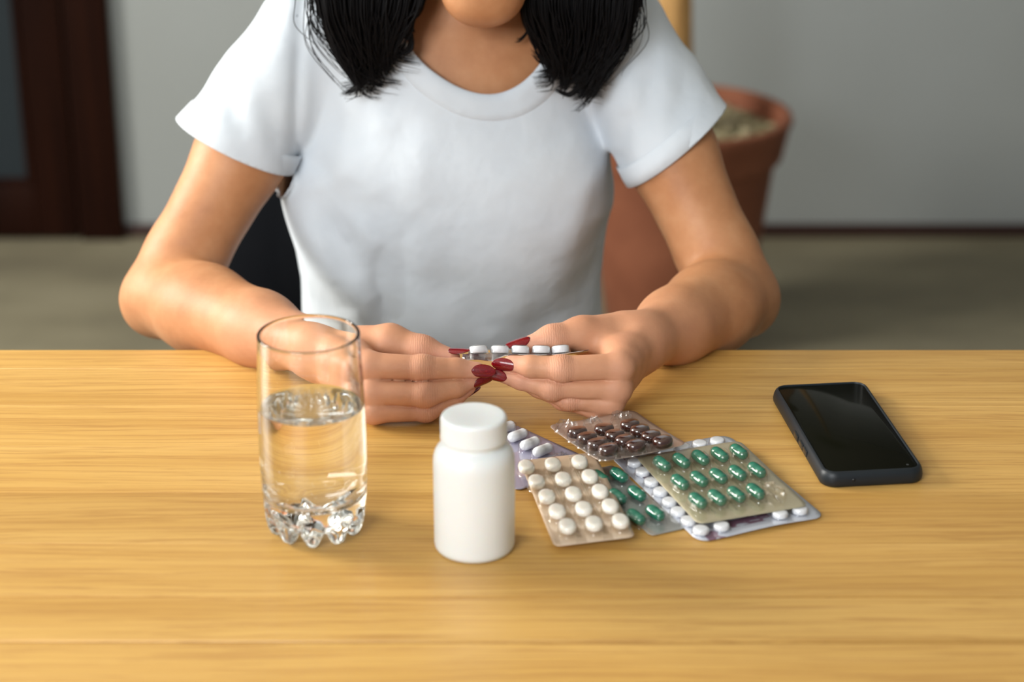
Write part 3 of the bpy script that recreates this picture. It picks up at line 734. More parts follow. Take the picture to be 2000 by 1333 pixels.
def axis_grid(lo, hi, fine, step_f, step_c, fine2=None):
    """coordinates from lo to hi: step_f inside the fine interval, step_c outside, eased between"""
    xs = [lo]
    while xs[-1] < hi:
        x = xs[-1]; d = max(fine[0] - x, x - fine[1], 0.0)
        xs.append(x + min(step_c, step_f + d * 0.10))
    return np.array(xs, dtype=np.float32)
def extract(field, X, Y, Z, BS=12):
    nx, ny, nz = len(X), len(Y), len(Z)
    D = np.full((nx, ny, nz), 1.0, np.float32)
    act = []
    for i in range(0, nx - 1, BS):
        xi = X[i:i + BS + 1]
        for j in range(0, ny - 1, BS):
            yj = Y[j:j + BS + 1]
            c = np.array([[(xi[0] + xi[-1]) / 2, (yj[0] + yj[-1]) / 2, (Z[k] + Z[min(k + BS, nz - 1)]) / 2] for k in range(0, nz - 1, BS)], dtype=np.float32)
            for q, k in enumerate(range(0, nz - 1, BS)):
                zk = Z[k:k + BS + 1]
                hd = 0.5 * math.sqrt((xi[-1] - xi[0]) ** 2 + (yj[-1] - yj[0]) ** 2 + (zk[-1] - zk[0]) ** 2)
                dc = float(field(c[q:q + 1])[0])
                if abs(dc) > hd * 1.25 + 0.004:
                    if dc < 0: D[i:i + BS + 1, j:j + BS + 1, k:k + BS + 1] = -1.0
                    continue
                act.append((i, j, k))
    for (i, j, k) in act:
        xi = X[i:i + BS + 1]; yj = Y[j:j + BS + 1]; zk = Z[k:k + BS + 1]
        G = np.stack(np.meshgrid(xi, yj, zk, indexing='ij'), -1).reshape(-1, 3)
        D[i:i + BS + 1, j:j + BS + 1, k:k + BS + 1] = field(G).reshape(len(xi), len(yj), len(zk))
    S = D < 0
    C = S[:-1, :-1, :-1].astype(np.uint8)
    tot = np.zeros((nx - 1, ny - 1, nz - 1), np.uint8)
    for a in (0, 1):
        for b in (0, 1):
            for c in (0, 1): tot += S[a:nx - 1 + a, b:ny - 1 + b, c:nz - 1 + c]
    ci = np.argwhere((tot > 0) & (tot < 8)); del tot, C
    idx = np.full((nx - 1, ny - 1, nz - 1), -1, np.int32)
    idx[ci[:, 0], ci[:, 1], ci[:, 2]] = np.arange(len(ci), dtype=np.int32)
    acc = np.zeros((len(ci), 3), np.float32); cnt = np.zeros(len(ci), np.float32)
    corners = [(a, b, c) for a in (0, 1) for b in (0, 1) for c in (0, 1)]
    vals = {cr: D[ci[:, 0] + cr[0], ci[:, 1] + cr[1], ci[:, 2] + cr[2]] for cr in corners}
    pos = {cr: np.stack([X[ci[:, 0] + cr[0]], Y[ci[:, 1] + cr[1]], Z[ci[:, 2] + cr[2]]], -1) for cr in corners}
    for a in corners:
        for ax in range(3):
            if a[ax]: continue
            b = list(a); b[ax] = 1; b = tuple(b)
            m = (vals[a] < 0) != (vals[b] < 0)
            t = vals[a][m] / (vals[a][m] - vals[b][m])
            acc[m] += pos[a][m] + (pos[b][m] - pos[a][m]) * t[:, None]; cnt[m] += 1
    verts = acc / cnt[:, None]
    F = []
    def quads(axis):
        s0 = [slice(None)] * 3; s1 = [slice(None)] * 3; s0[axis] = slice(0, -1); s1[axis] = slice(1, None)
        A = S[tuple(s0)]; B = S[tuple(s1)]; e = np.argwhere(A != B)
        o = [x for x in range(3) if x != axis]
        e = e[(e[:, o[0]] > 0) & (e[:, o[1]] > 0) & (e[:, o[0]] < (nx, ny, nz)[o[0]] - 1) & (e[:, o[1]] < (nx, ny, nz)[o[1]] - 1)]
        sgn = S[e[:, 0], e[:, 1], e[:, 2]]
        def g(d0, d1):
            q = e.copy(); q[:, o[0]] -= d0; q[:, o[1]] -= d1; return idx[q[:, 0], q[:, 1], q[:, 2]]
        q = np.stack([g(0, 0), g(1, 0), g(1, 1), g(0, 1)], -1)
        flip = sgn if axis != 1 else ~sgn
        q[~flip] = q[~flip][:, ::-1]
        F.append(q[(q >= 0).all(1)])
    for ax in range(3): quads(ax)
    return verts, np.concatenate(F)

CX = V(876, 400, 1.87).x           # middle of the trunk
HX = V(944, 50, 1.77).x            # middle of the head
# ---- joints
shL = V(598, 66, 1.885); elL = V(318, 580, 1.765); wrL = V(612, 678, 1.575)
shR = V(1204, 66, 1.885); elR = V(1440, 580, 1.760); wrR = V(1252, 668, 1.585)
def lerp(a, b, t): return a + (b - a) * t
def arm(sh, el, wr, side):
    up = (sh - el).normalized(); fo = (wr - el).normalized()
    bic = lerp(sh, el, 0.5); hinge = (up + fo).normalized()
    its = [Cone(sh, lerp(sh, el, 0.45), 0.041, 0.0385), Cone(lerp(sh, el, 0.45), lerp(sh, el, 0.86), 0.0385, 0.034), Cone(lerp(sh, el, 0.86), el, 0.034, 0.0325),
           Cone(bic + hinge * 0.006, lerp(sh, el, 0.80) + hinge * 0.006, 0.034, 0.028),
           Ell(el - hinge * 0.012, (0.026, 0.026, 0.026))]
    up_arm = Grp(its, 0.02)
    f1 = lerp(el, wr, 0.30); f2 = lerp(el, wr, 0.66)
    down = Vector((0, 0, -1))
    fore = Grp([Cone(el, f1, 0.0335, 0.0362), Cone(f1, f2, 0.0362, 0.0290), Cone(f2, wr, 0.0290, 0.0230, (0, 0, 1), 0.98),
                Cone(lerp(el, wr, 0.10) + Vector((side * 0.006, -0.002, 0.007)), lerp(el, wr, 0.48) + Vector((side * 0.002, 0, 0.004)), 0.027, 0.023)], 0.026)
    return Grp([up_arm, (fore, 0.015)], 0.015)

# ---- hands.  each finger: knuckle, middle joint, last joint, tip
def finger(p, r, k=0.004):
    p = [Vector(q) for q in p]
    its = []
    for i in range(3): its.append(Cone(p[i], p[i + 1], r[i], r[i + 1]))
    # slightly thicker joints, waist between them
    its.append(Ell(p[1], (r[1] * 1.03,) * 3))
    return Grp(its, k)
def hp(px, py, h): return T(px, py, h)     # pixel at a height above the table
LF = {'index': ([hp(724, 717, .0455), hp(826, 721, .0455), hp(893, 722, .0445), hp(931, 724, .0435)], (.0118, .0107, .0088, .0068)),
      'middle': ([hp(728, 767, .0270), hp(830, 770, .0275), hp(889, 756, .0310), hp(926, 741, .0345)], (.0116, .0106, .0086, .0066)),
      'ring': ([hp(732, 803, .0125), hp(832, 800, .0125), hp(884, 778, .0190), hp(914, 757, .0260)], (.0100, .0094, .0082, .0064)),
      'little': ([V(742, 796, 1.532), V(815, 792, 1.534), V(852, 776, 1.535), V(880, 762, 1.535)], (.0088, .0082, .0072, .0058))}
LT = [V(660, 672, 1.572), V(762, 668, 1.556), V(826, 685, 1.546), V(880, 700, 1.538)]; LTR = (.0150, .0140, .0115, .0080)
RF = {'index': ([hp(1206, 719, .0430), hp(1096, 721, .0460), hp(1036, 717, .0465), hp(998, 711, .0470)], (.0118, .0103, .0089, .0068)),
      'middle': ([hp(1203, 760, .0265), hp(1078, 758, .0290), hp(1018, 742, .0340), hp(983, 733, .0370)], (.0115, .0100, .0082, .0064)),
      'ring': ([hp(1190, 787, .0150), hp(1112, 779, .0185), hp(1055, 758, .0260), hp(1015, 744, .0330)], (.0102, .0090, .0080, .0062)),
      'little': ([hp(1160, 797, .0095), hp(1100, 781, .0140), V(1052, 760, 1.532), V(1020, 748, 1.535)], (.0086, .0078, .0070, .0056))}
RT = [V(1212, 648, 1.584), V(1136, 655, 1.568), V(1078, 663, 1.557), V(1026, 679, 1.549)]; RTR = (.0165, .0150, .0112, .0080)
def hand(F, Tm, TR, wr, el, side):
    fingers = [finger(*F[n]) for n in ('index', 'middle', 'ring', 'little')]
    fg = Crease(fingers)
    mc = [Vector(F[n][0][0]) for n in ('index', 'middle', 'ring', 'little')]
    fo = (wr - el).normalized()
    w0 = wr + Vector((0, 0, 0.006)); w1 = wr + Vector((0, 0, -0.010))
    starts = [lerp(w0, w1, t) - fo * 0.002 for t in (0.0, 0.33, 0.66, 1.0)]
    palm = Grp([Cone(starts[0], mc[0], .0150, .0112), Cone(starts[1], mc[1], .0150, .0110), Cone(starts[2], mc[2], .0140, .0100), Cone(starts[3], mc[3] + Vector((0, 0.004, 0.001)), .0130, .0095),
                Cone(lerp(starts[0], mc[0], .5), lerp(starts[3], mc[3], .5) + Vector((0, 0, .004)), .0120, .0120)], 0.010)
    th = Grp([Cone(Tm[0], Tm[1], TR[0], TR[1]), Cone(Tm[1], Tm[2], TR[1], TR[2]), Cone(Tm[2], Tm[3], TR[2], TR[3])], 0.007)
    knuck = Grp([Ell(mc[i] + (mc[i] - Vector(F[n][0][1])).normalized() * 0.003, (0.0112 - 0.0008 * i,) * 3) for i, n in enumerate(('index', 'middle', 'ring', 'little'))], 0.003)
    web = Cone(lerp(Tm[0], Tm[1], 0.55) + Vector((0, -0.004, -0.004)), lerp(mc[0], starts[0], 0.22), 0.0125, 0.0100)
    base = Grp([palm, (knuck, 0.004), (web, 0.014)], 0.014)
    return Grp([(fg, 0), (base, 0.0045), (th, 0.009)], 0.009)
handL = hand(LF, LT, LTR, wrL, elL, -1); handR = hand(RF, RT, RTR, wrR, elR, 1)
armL = Grp([(arm(shL, elL, wrL, -1), 0), (handL, 0.016)], 0.016)
armR = Grp([(arm(shR, elR, wrR, 1), 0), (handR, 0.016)], 0.016)

# ---- trunk, neck, legs
def P3(x, y, z): return Vector((CX + x, y, Z0 + z))
def wide(a, b, ra, rb, f): return Cone(a, b, ra, rb, (0, 1, 0), f)
trunk = Grp([wide(P3(0, 1.965, -0.16), P3(0, 1.915, -0.02), 0.145, 0.116, 0.68),
             wide(P3(0, 1.915, -0.02), P3(0, 1.885, 0.10), 0.116, 0.122, 0.70),
             wide(P3(0, 1.885, 0.09), P3(0.002, 1.905, 0.165), 0.120, 0.108, 0.66),
             wide(lerp(shL, shR, 0.16) + Vector((0, 0.012, 0)), lerp(shL, shR, 0.84) + Vector((0, 0.012, 0)), 0.046, 0.046, 0.95),
             Ell(P3(-0.056, 1.852, 0.072), (0.050, 0.046, 0.052)), Ell(P3(0.066, 1.852, 0.072), (0.050, 0.046, 0.052))], 0.06)
notch = V(938, 128, 1.842)
nk0 = Vector((lerp(Vector((CX, 0, 0)), Vector((HX, 0, 0)), 0.6).x, 1.918, Z0 + 0.195)); nk1 = Vector((HX, 1.868, Z0 + 0.335))
neck = Grp([Cone(nk0, nk1, 0.050, 0.0465, (0, 1, 0), 1.0), Cone(lerp(shL, shR, 0.24) + Vector((0, 0.02, 0.010)), nk0 + Vector((-0.016, 0.015, 0.055)), 0.030, 0.028), Cone(lerp(shL, shR, 0.76) + Vector((0, 0.02, 0.010)), nk0 + Vector((0.016, 0.015, 0.055)), 0.030, 0.028),
            Cone(notch + Vector((-0.012, 0.006, 0)), nk1 + Vector((-0.046, 0.012, -0.01)), 0.0105, 0.013), Cone(notch + Vector((0.012, 0.006, 0)), nk1 + Vector((0.046, 0.012, -0.01)), 0.0105, 0.013),
            Cone(notch + Vector((-0.014, 0.010, 0.002)), notch + Vector((-0.085, 0.022, 0.028)), 0.0118, 0.0115), Cone(notch + Vector((0.014, 0.010, 0.002)), notch + Vector((0.085, 0.022, 0.028)), 0.0118, 0.0115)], 0.014)
chest_top = Cone(P3(-0.05, 1.885, 0.175), P3(0.05, 1.885, 0.175), 0.052, 0.052)
hip = P3(0, 1.985, -0.20)
legs = []
for s in (-1, 1):
    h = hip + Vector((s * 0.085, 0, -0.01)); kn = Vector((CX + s * 0.11, 1.585, 0.535)); an = Vector((CX + s * 0.10, 1.60, 0.085)); toe = Vector((CX + s * 0.11, 1.47, 0.035))
    legs.append(Grp([Cone(h, kn, 0.082, 0.055), (Cone(kn, lerp(kn, an, 0.35), 0.053, 0.052), 0.02), (Cone(lerp(kn, an, 0.35), an, 0.052, 0.036), 0.02), (Cone(an + Vector((0, 0.03, -0.045)), toe, 0.036, 0.026, (0, 0, 1), 0.9), 0.03)], 0.02))
# ---- head, bowed
th_ = math.radians(24)
HF = Vector((0, -math.cos(th_), -math.sin(th_))); HU = Vector((0, -math.sin(th_), math.cos(th_))); HXv = Vector((1, 0, 0))
chin = V(944, 50, 1.772) + HU * 0.014 - HF * 0.012
def H(x, f, u): return chin + HXv * x + HF * f + HU * u
HM = [[1, 0, 0], [0, HF.y, HU.y], [0, HF.z, HU.z]]
def HE(x, f, u, r): return Ell(H(x, f, u), r, HM)
headf = Grp([HE(0, -0.088, 0.132, (0.073, 0.092, 0.088)), (HE(0, -0.052, 0.068, (0.064, 0.050, 0.066)), 0.03), (Cone(H(0, -0.006, 0.006), H(-0.054, -0.060, 0.034), 0.0215, 0.0200), 0.020), (Cone(H(0, -0.006, 0.006), H(0.054, -0.060, 0.034), 0.0215, 0.0200), 0.016),
             (Cone(H(-0.014, -0.004, 0.004), H(0.014, -0.004, 0.004), 0.0165, 0.0165), 0.016), (Cone(H(-0.010, -0.006, 0.020), H(0.010, -0.006, 0.020), 0.0125, 0.0125), 0.012), (Cone(H(0, -0.012, 0.020), H(0, -0.014, 0.055), 0.026, 0.028), 0.022),
             (Cone(H(0, 0.004, 0.098), H(0, 0.020, 0.066), 0.0065, 0.0095), 0.010), (Ell(H(-0.011, 0.010, 0.064), (0.0075,) * 3), 0.006), (Ell(H(0.011, 0.010, 0.064), (0.0075,) * 3), 0.006),
             (Cone(H(-0.018, 0.0035, 0.0375), H(0.018, 0.0035, 0.0375), 0.0050, 0.0050), 0.005), (Cone(H(-0.018, 0.0045, 0.0465), H(0.018, 0.0045, 0.0465), 0.0048, 0.0048), 0.0035),
             (Cone(H(-0.036, -0.012, 0.113), H(-0.010, -0.001, 0.114), 0.0075, 0.0085), 0.012), (Cone(H(0.036, -0.012, 0.113), H(0.010, -0.001, 0.114), 0.0075, 0.0085), 0.012),
             (Ell(H(-0.031, -0.012, 0.097), (0.0135,) * 3), 0.005), (Ell(H(0.031, -0.012, 0.097), (0.0135,) * 3), 0.005),
             (HE(-0.073, -0.080, 0.090, (0.008, 0.016, 0.028)), 0.006), (HE(0.073, -0.080, 0.090, (0.008, 0.016, 0.028)), 0.006)], 0.02)
under = Cone(H(0, -0.020, 0.010), nk1 + Vector((0, -0.020, -0.030)), 0.024, 0.032)
bodyf0 = Grp([(trunk, 0), (chest_top, 0.04), (neck, 0.022), (legs[0], 0.05), (legs[1], 0.05), (headf, 0.02), (under, 0.03), (armL, 0.012), (armR, 0.012)], 0.05)
sock = [(A_(H(s * 0.031, 0.006, 0.098)), 0.016) for s in (-1, 1)]
def bodyf(P):
    d = bodyf0(P)
    for c, r in sock:
        e = np.sqrt(((P - c) ** 2).sum(1)); d = d + 0.003 * np.exp(-(e / r) ** 2)
    return d

person = empty('person', (CX, 1.90, 0.5))
tag(person, 'person with shoulder-length black hair in a white t-shirt, seated, pressing tablets from a blister pack', 'person')
def place(o):
    o.parent = person; o.matrix_parent_inverse = Matrix.Translation((-CX, -1.90, -0.5)); return o
import time as _t
_t0 = _t.time()
hx0 = V(690, 700, 1.52).x; hx1 = V(1240, 700, 1.52).x
X = axis_grid(CX - 0.36, CX + 0.36, (hx0, hx1), 0.00115, 0.0042)
Y = axis_grid(1.44, 2.09, (1.495, 1.575), 0.00115, 0.0045)
Z = axis_grid(0.0, Z0 + 0.60, (Z0 + 0.0, Z0 + 0.068), 0.00115, 0.0045)
fv, ff = extract(bodyf, X, Y, Z)
print('dbg body', len(X), len(Y), len(Z), len(fv), 'TIME', round(_t.time() - _t0, 1))
body = place(mesh_np('body', fv, ff, SKIN))
# attributes: creases over the joints, flush at knuckles and tips
cr = np.zeros(len(fv), np.float32); fl = np.zeros(len(fv), np.float32)
sel = (fv[:, 1] < 1.66) & (fv[:, 2] > Z0 - 0.05) & (fv[:, 2] < Z0 + 0.12)
Q = fv[sel]; c_ = np.zeros(len(Q)); f_ = np.zeros(len(Q))
def gss(p, s): return np.exp(-((Q - A_(p)) ** 2).sum(1) / (2 * s * s))
for F in (LF, RF):
    for n in F:
        p = F[n][0]
        c_ = np.maximum(c_, gss(p[1], 0.0062) * 1.5); c_ = np.maximum(c_, gss(p[2], 0.0038) * 0.9)
        f_ = np.maximum(f_, gss(p[1], 0.012)); f_ = np.maximum(f_, gss(p[3], 0.014)); f_ = np.maximum(f_, gss(p[0], 0.013) * 0.8)
for t in (LT, RT):
    c_ = np.maximum(c_, gss(t[2], 0.0065) * 1.6); f_ = np.maximum(f_, gss(t[3], 0.02)); f_ = np.maximum(f_, gss(t[2], 0.014))
cr[sel] = np.clip(c_, 0, 1); fl[sel] = np.clip(f_, 0, 1)
_w = np.clip((1.68 - fv[:, 1]) / 0.12, 0, 1); _w = _w * _w * (3 - 2 * _w)
fl = np.maximum(fl, (0.38 * _w * (fv[:, 2] > Z0 - 0.06)).astype(np.float32))
for nm, arr in (('crease', cr), ('flush', fl)):
    at = body.data.attributes.new(nm, 'FLOAT', 'POINT'); at.data.foreach_set('value', arr)

# ---- face details (above the photo's frame)
LIPC = plain('lips', (0.42, 0.13, 0.10), 0.45)
lipf = Grp([Cone(H(-0.023, 0.008, 0.0435), H(-0.006, 0.0165, 0.0480), 0.0022, 0.0042), Cone(H(-0.006, 0.0165, 0.0480), H(0.006, 0.0165, 0.0480), 0.0042, 0.0042), Cone(H(0.006, 0.0165, 0.0480), H(0.023, 0.008, 0.0435), 0.0042, 0.0022),
            (Cone(H(-0.022, 0.008, 0.0425), H(0, 0.0160, 0.0385), 0.0024, 0.0052), 0.0012), (Cone(H(0, 0.0160, 0.0385), H(0.022, 0.008, 0.0425), 0.0052, 0.0024), 0.003)], 0.003)
_l = H(0, 0.01, 0.042)
lv_, lf_ = extract(lipf, axis_grid(_l.x - 0.03, _l.x + 0.03, (-9, 9), 0.0012, 0.0012), axis_grid(_l.y - 0.025, _l.y + 0.025, (-9, 9), 0.0012, 0.0012), axis_grid(_l.z - 0.025, _l.z + 0.025, (-9, 9), 0.0012, 0.0012))
place(mesh_np('lips', lv_, lf_, LIPC))
for s_ in (-1, 1):
    place(tube('eyebrow', [H(s_ * x, f, u) for x, f, u in ((0.012, 0.008, 0.1145), (0.022, 0.006, 0.1185), (0.034, 0.0, 0.1200), (0.046, -0.010, 0.1165))], [0.0018, 0.0024, 0.0020, 0.0008], HAIR))
    place(tube('eyelash', [H(s_ * x, f, u) for x, f, u in ((0.0195, -0.0045, 0.0925), (0.025, 0.0005, 0.0905), (0.031, 0.0018, 0.0900), (0.037, 0.0002, 0.0908), (0.0435, -0.0065, 0.0930))], [0.0004, 0.0008, 0.0009, 0.0009, 0.0005], HAIR))
# ---- fingernails
def nail(tipc, last, r, normal, length, width, fwd=0.0, tilt=0.0):
    tipc = Vector(tipc); last = Vector(last); d = (tipc - last).normalized()
    nrm = (Vector(normal) - d * Vector(normal).dot(d)).normalized(); s = d.cross(nrm).normalized()
    d2 = (d * math.cos(tilt) - nrm * math.sin(tilt)).normalized()
    nu, nv = 9, 14; v = []; f = []
    for layer in (0, 1):
        for j in range(nv + 1):
            t = j / nv
            w = width / 2 * max(0.03, 1 - abs(2 * t - 1) ** (2.6 if t < 0.5 else 2.0)) ** 0.55
            for i in range(nu + 1):
                a = (i / nu - 0.5) * 2; x = w * a
                arc = math.sqrt(max(0.0, (r * 1.02) ** 2 - min(x * x, r * r * 0.96)))
                z = arc + 0.0004 + 0.0004 * math.sin(PI * t) - layer * 0.0006
                p = tipc + d2 * (fwd + length * (t - 0.45)) + s * x + nrm * z
                v.append(p)
    N = (nu + 1) * (nv + 1); q = lambda i, j, l: l * N + j * (nu + 1) + i
    for j in range(nv):
        for i in range(nu):
            f.append((q(i, j, 0), q(i + 1, j, 0), q(i + 1, j + 1, 0), q(i, j + 1, 0))); f.append((q(i, j, 1), q(i, j + 1, 1), q(i + 1, j + 1, 1), q(i + 1, j, 1)))
    for j in range(nv): f.append((q(0, j, 0), q(0, j + 1, 0), q(0, j + 1, 1), q(0, j, 1))); f.append((q(nu, j + 1, 0), q(nu, j, 0), q(nu, j, 1), q(nu, j + 1, 1)))
    for i in range(nu): f.append((q(i + 1, 0, 0), q(i, 0, 0), q(i, 0, 1), q(i + 1, 0, 1))); f.append((q(i, nv, 0), q(i + 1, nv, 0), q(i + 1, nv, 1), q(i, nv, 1)))
    return place(mesh_pd('fingernail', v, f, NAIL, None, True, True))
CV = Vector((0, -0.92, 0.38))       # toward the camera
def fn(F, n, L, W, normal, fwd=0.003, tilt=0.0): p, r = F[n]; return nail(p[3], p[2], r[3], normal, L, W, fwd, tilt)
fn(LF, 'index', 0.0195, 0.0108, (0.05, -0.95, 0.35), 0.0045)
fn(LF, 'middle', 0.0175, 0.0100, (0, -0.85, -0.35), 0.004)
fn(LF, 'ring', 0.015, 0.0090, (0, 0.1, -1), 0.001)
fn(LF, 'little', 0.012, 0.008, (0, 0.3, -1), 0.001)
fn(RF, 'index', 0.0195, 0.0108, (0, -0.98, 0.10), 0.0035)
fn(RF, 'middle', 0.0175, 0.0100, (0.0, -0.95, 0.1), 0.004)
fn(RF, 'ring', 0.015, 0.0090, (0, 0.1, -1), 0.001)
fn(RF, 'little', 0.012, 0.008, (0, 0.3, -1), 0.001)
nail(LT[3], LT[2], LTR[3], (0.1, 0.05, 0.98), 0.0215, 0.0120, 0.0050, -0.22)
nail(RT[3], RT[2], RTR[3], (-0.35, -0.35, 0.9), 0.0215, 0.0120, 0.0050, 0.05)

# ---- t-shirt
class Off:
    def __init__(s, n, o): s.n = n; s.o = o; s.lo = n.lo - o; s.hi = n.hi + o
    def __call__(s, P): return s.n(P) - s.o
hemL = V(459, 277, 1.842); hemR = V(1324, 277, 1.842)
slv = []
for sh, hem, s in ((shL, hemL, -1), (shR, hemR, 1)):
    far = hem + (hem - sh).normalized() * 0.035
    slv.append(Grp([(Off(Grp([Cone(sh, lerp(sh, elL if s < 0 else elR, 0.45), 0.043, 0.041), Cone(lerp(sh, elL if s < 0 else elR, 0.45), lerp(sh, elL if s < 0 else elR, 0.7), 0.041, 0.037)], 0.01), 0.0045), 0.01), Cone(sh + Vector((-s * 0.012, 0.010, -0.004)), far, 0.0440, 0.0600, (0, 1, 0), 1.0), (Cone(sh + Vector((-s * 0.03, 0.012, 0.0)), lerp(sh, hem, 0.55) + Vector((s * 0.001, 0.008, 0.002)), 0.043, 0.047), 0.02)], 0.012))
shirt0 = Grp([(Off(trunk, 0.0120), 0), (Off(chest_top, 0.006), 0.04), (Off(Grp([Cone(nk0, nk1, 0.048, 0.045), Cone(lerp(shL, shR, 0.24) + Vector((0, 0.02, 0.010)), nk0 + Vector((-0.016, 0.015, 0.055)), 0.031, 0.028), Cone(lerp(shL, shR, 0.76) + Vector((0, 0.02, 0.010)), nk0 + Vector((0.016, 0.015, 0.055)), 0.031, 0.028)], 0.02), 0.0055), 0.03),
              (slv[0], 0.012), (slv[1], 0.012)], 0.05)
guard = Grp([trunk, (chest_top, 0.04), (Cone(shL, lerp(shL, elL, 0.5), 0.042, 0.040), 0.012), (Cone(shR, lerp(shR, elR, 0.5), 0.042, 0.040), 0.012)], 0.03)
folds = []
def fold(a, b, amp, w, Yd=1.79):
    folds.append((A_(V(a[0], a[1], Yd)), A_(V(b[0], b[1], Yd)), amp, w))
fold((585, 370), (730, 620), 0.0075, 0.020); fold((742, 450), (738, 680), 0.0055, 0.015); fold((640, 330), (800, 560), 0.0026, 0.022); fold((820, 420), (860, 640), 0.0014, 0.020)
fold((586, 10), (574, 330), 0.0050, 0.0045, 1.83); fold((668, 150), (634, 320), 0.0024, 0.0080, 1.82)
fold((680, 280), (780, 430), 0.0014, 0.018); fold((865, 600), (940, 700), 0.0024, 0.018); fold((1070, 600), (990, 700), 0.0020, 0.020)
fold((1200, 340), (1140, 450), 0.0020, 0.014); fold((1180, 440), (1110, 540), 0.0020, 0.016); fold((1140, 520), (1110, 640), 0.0018, 0.016)
fold((610, 360), (780, 470), 0.0018, 0.014); fold((1140, 250), (1190, 330), 0.0012, 0.014)
fold((1222, 215), (1216, 290), 0.0030, 0.006, 1.84); fold((500, 170), (545, 300), 0.0014, 0.010, 1.82); fold((420, 180), (480, 280), 0.0012, 0.010, 1.80)
fold((1255, 110), (1245, 260), 0.0013, 0.010, 1.83); fold((1325, 130), (1290, 290), 0.0012, 0.011, 1.81); fold((775, 200), (765, 310), 0.0012, 0.012, 1.81)
def shirtf(P):
    d = shirt0(P)
    front = np.clip((1.90 - P[:, 1]) / 0.03, 0, 1)
    if front.max() > 0:
        for a, b, amp, w in folds:
            lo = np.minimum(a, b); hi = np.maximum(a, b)
            if P[:, 0].min() > hi[0] + 3 * w or P[:, 0].max() < lo[0] - 3 * w or P[:, 2].min() > hi[2] + 3 * w or P[:, 2].max() < lo[2] - 3 * w: continue
            q = P[:, [0, 2]] - a[[0, 2]]; ab = (b - a)[[0, 2]]
            t = np.clip((q @ ab) / (ab @ ab), 0, 1); e = q - t[:, None] * ab
            L_ = float(np.sqrt(ab @ ab)); sg = (q[:, 0] * ab[1] - q[:, 1] * ab[0]) / L_; ds = (e ** 2).sum(1)
            if w > 0.0095: d = d + 2.1 * front * amp * (0.45 - 1.25 * sg / w) * np.exp(-ds / (2 * w * w)) * np.sin(PI * np.clip(t, 0.08, 0.92)) ** 0.7
            else: d = d + front * amp * np.exp(-ds / (2 * w * w))
    x, y, z = P[:, 0], P[:, 1], P[:, 2]
    d = d + 0.0018 * np.sin(31 * x + 17 * z + 2 * np.sin(23 * z)) * np.sin(19 * z - 13 * x + 1.5 * np.sin(29 * x))
    return np.minimum(d, guard(P) - 0.0022)
_t0 = _t.time()
st = 0.0033
sv, sf = extract(shirtf, axis_grid(CX - 0.37, CX + 0.37, (-1, 1), st, st), axis_grid(1.70, 2.14, (1.7, 1.86), st, 0.007), axis_grid(Z0 - 0.30, Z0 + 0.37, (Z0 - 0.05, 2), st, 0.008))
print('dbg shirt', len(sv), 'TIME', round(_t.time() - _t0, 1))
def clip(v, tri, g):
    """keep the part of a triangle mesh where g < 0, cut exactly at g = 0"""
    neg = g < 0; cnt = neg[tri].sum(1); keep = tri[cnt == 3]; new = []; pts = []; cache = {}; base = len(v)
    def cut(a, b):
        k = (a, b) if a < b else (b, a)
        if k not in cache:
            t = g[k[0]] / (g[k[0]] - g[k[1]]); cache[k] = base + len(pts); pts.append(v[k[0]] + (v[k[1]] - v[k[0]]) * t)
        return cache[k]
    for tr in tri[(cnt > 0) & (cnt < 3)]:
        poly = []
        for i in range(3):
            a, b = int(tr[i]), int(tr[(i + 1) % 3])
            if neg[a]: poly.append(a)
            if neg[a] != neg[b]: poly.append(cut(a, b))
        for i in range(1, len(poly) - 1): new.append((poly[0], poly[i], poly[i + 1]))
    v2 = np.concatenate([v, np.array(pts, dtype=np.float32).reshape(-1, 3)]) if pts else v
    t2 = np.concatenate([keep, np.array(new, dtype=np.int32).reshape(-1, 3)]) if new else keep
    used = np.zeros(len(v2), bool); used[t2.ravel()] = True; mp = np.cumsum(used) - 1
    return v2[used], mp[t2].astype(np.int32)
tri = np.concatenate([sf[:, [0, 1, 2]], sf[:, [0, 2, 3]]])
# sleeve hems
def dist_seg(P, a, b):
    a = A_(a); b = A_(b); ab = b - a; t = np.clip(((P - a) @ ab) / (ab @ ab), 0, 1); return np.linalg.norm(P - a - t[:, None] * ab, axis=1)
hems = []
for (c0, c1, s, sh, hem) in (((345, 226), (571, 333), -1, shL, hemL), ((1409, 212), (1240, 343), 1, shR, hemR)):
    p0 = V(c0[0], c0[1], 1.845); p1 = V(c1[0], c1[1], 1.845); nrm = (p1 - p0).cross(Vector((0, 1, -0.14))).normalized()
    if nrm.dot(hem - sh) < 0: nrm = -nrm
    side = (sv[:, 0] - (CX + s * 0.142)) * s
    g = (sv - A_(p0)) @ A_(nrm); near = (slv[0 if s < 0 else 1](sv) < 0.0040) & (((sv - A_(hem)) @ A_(nrm) > -0.03)) & ((trunk(sv) - 0.0120 > 0.0045) | (np.abs(sv[:, 0] - CX) > 0.175))
    g = np.where(near & (g > -0.02), g, -0.02).astype(np.float32)
    hems.append((p0, p1, nrm)); sv, tri = clip(sv, tri, g)
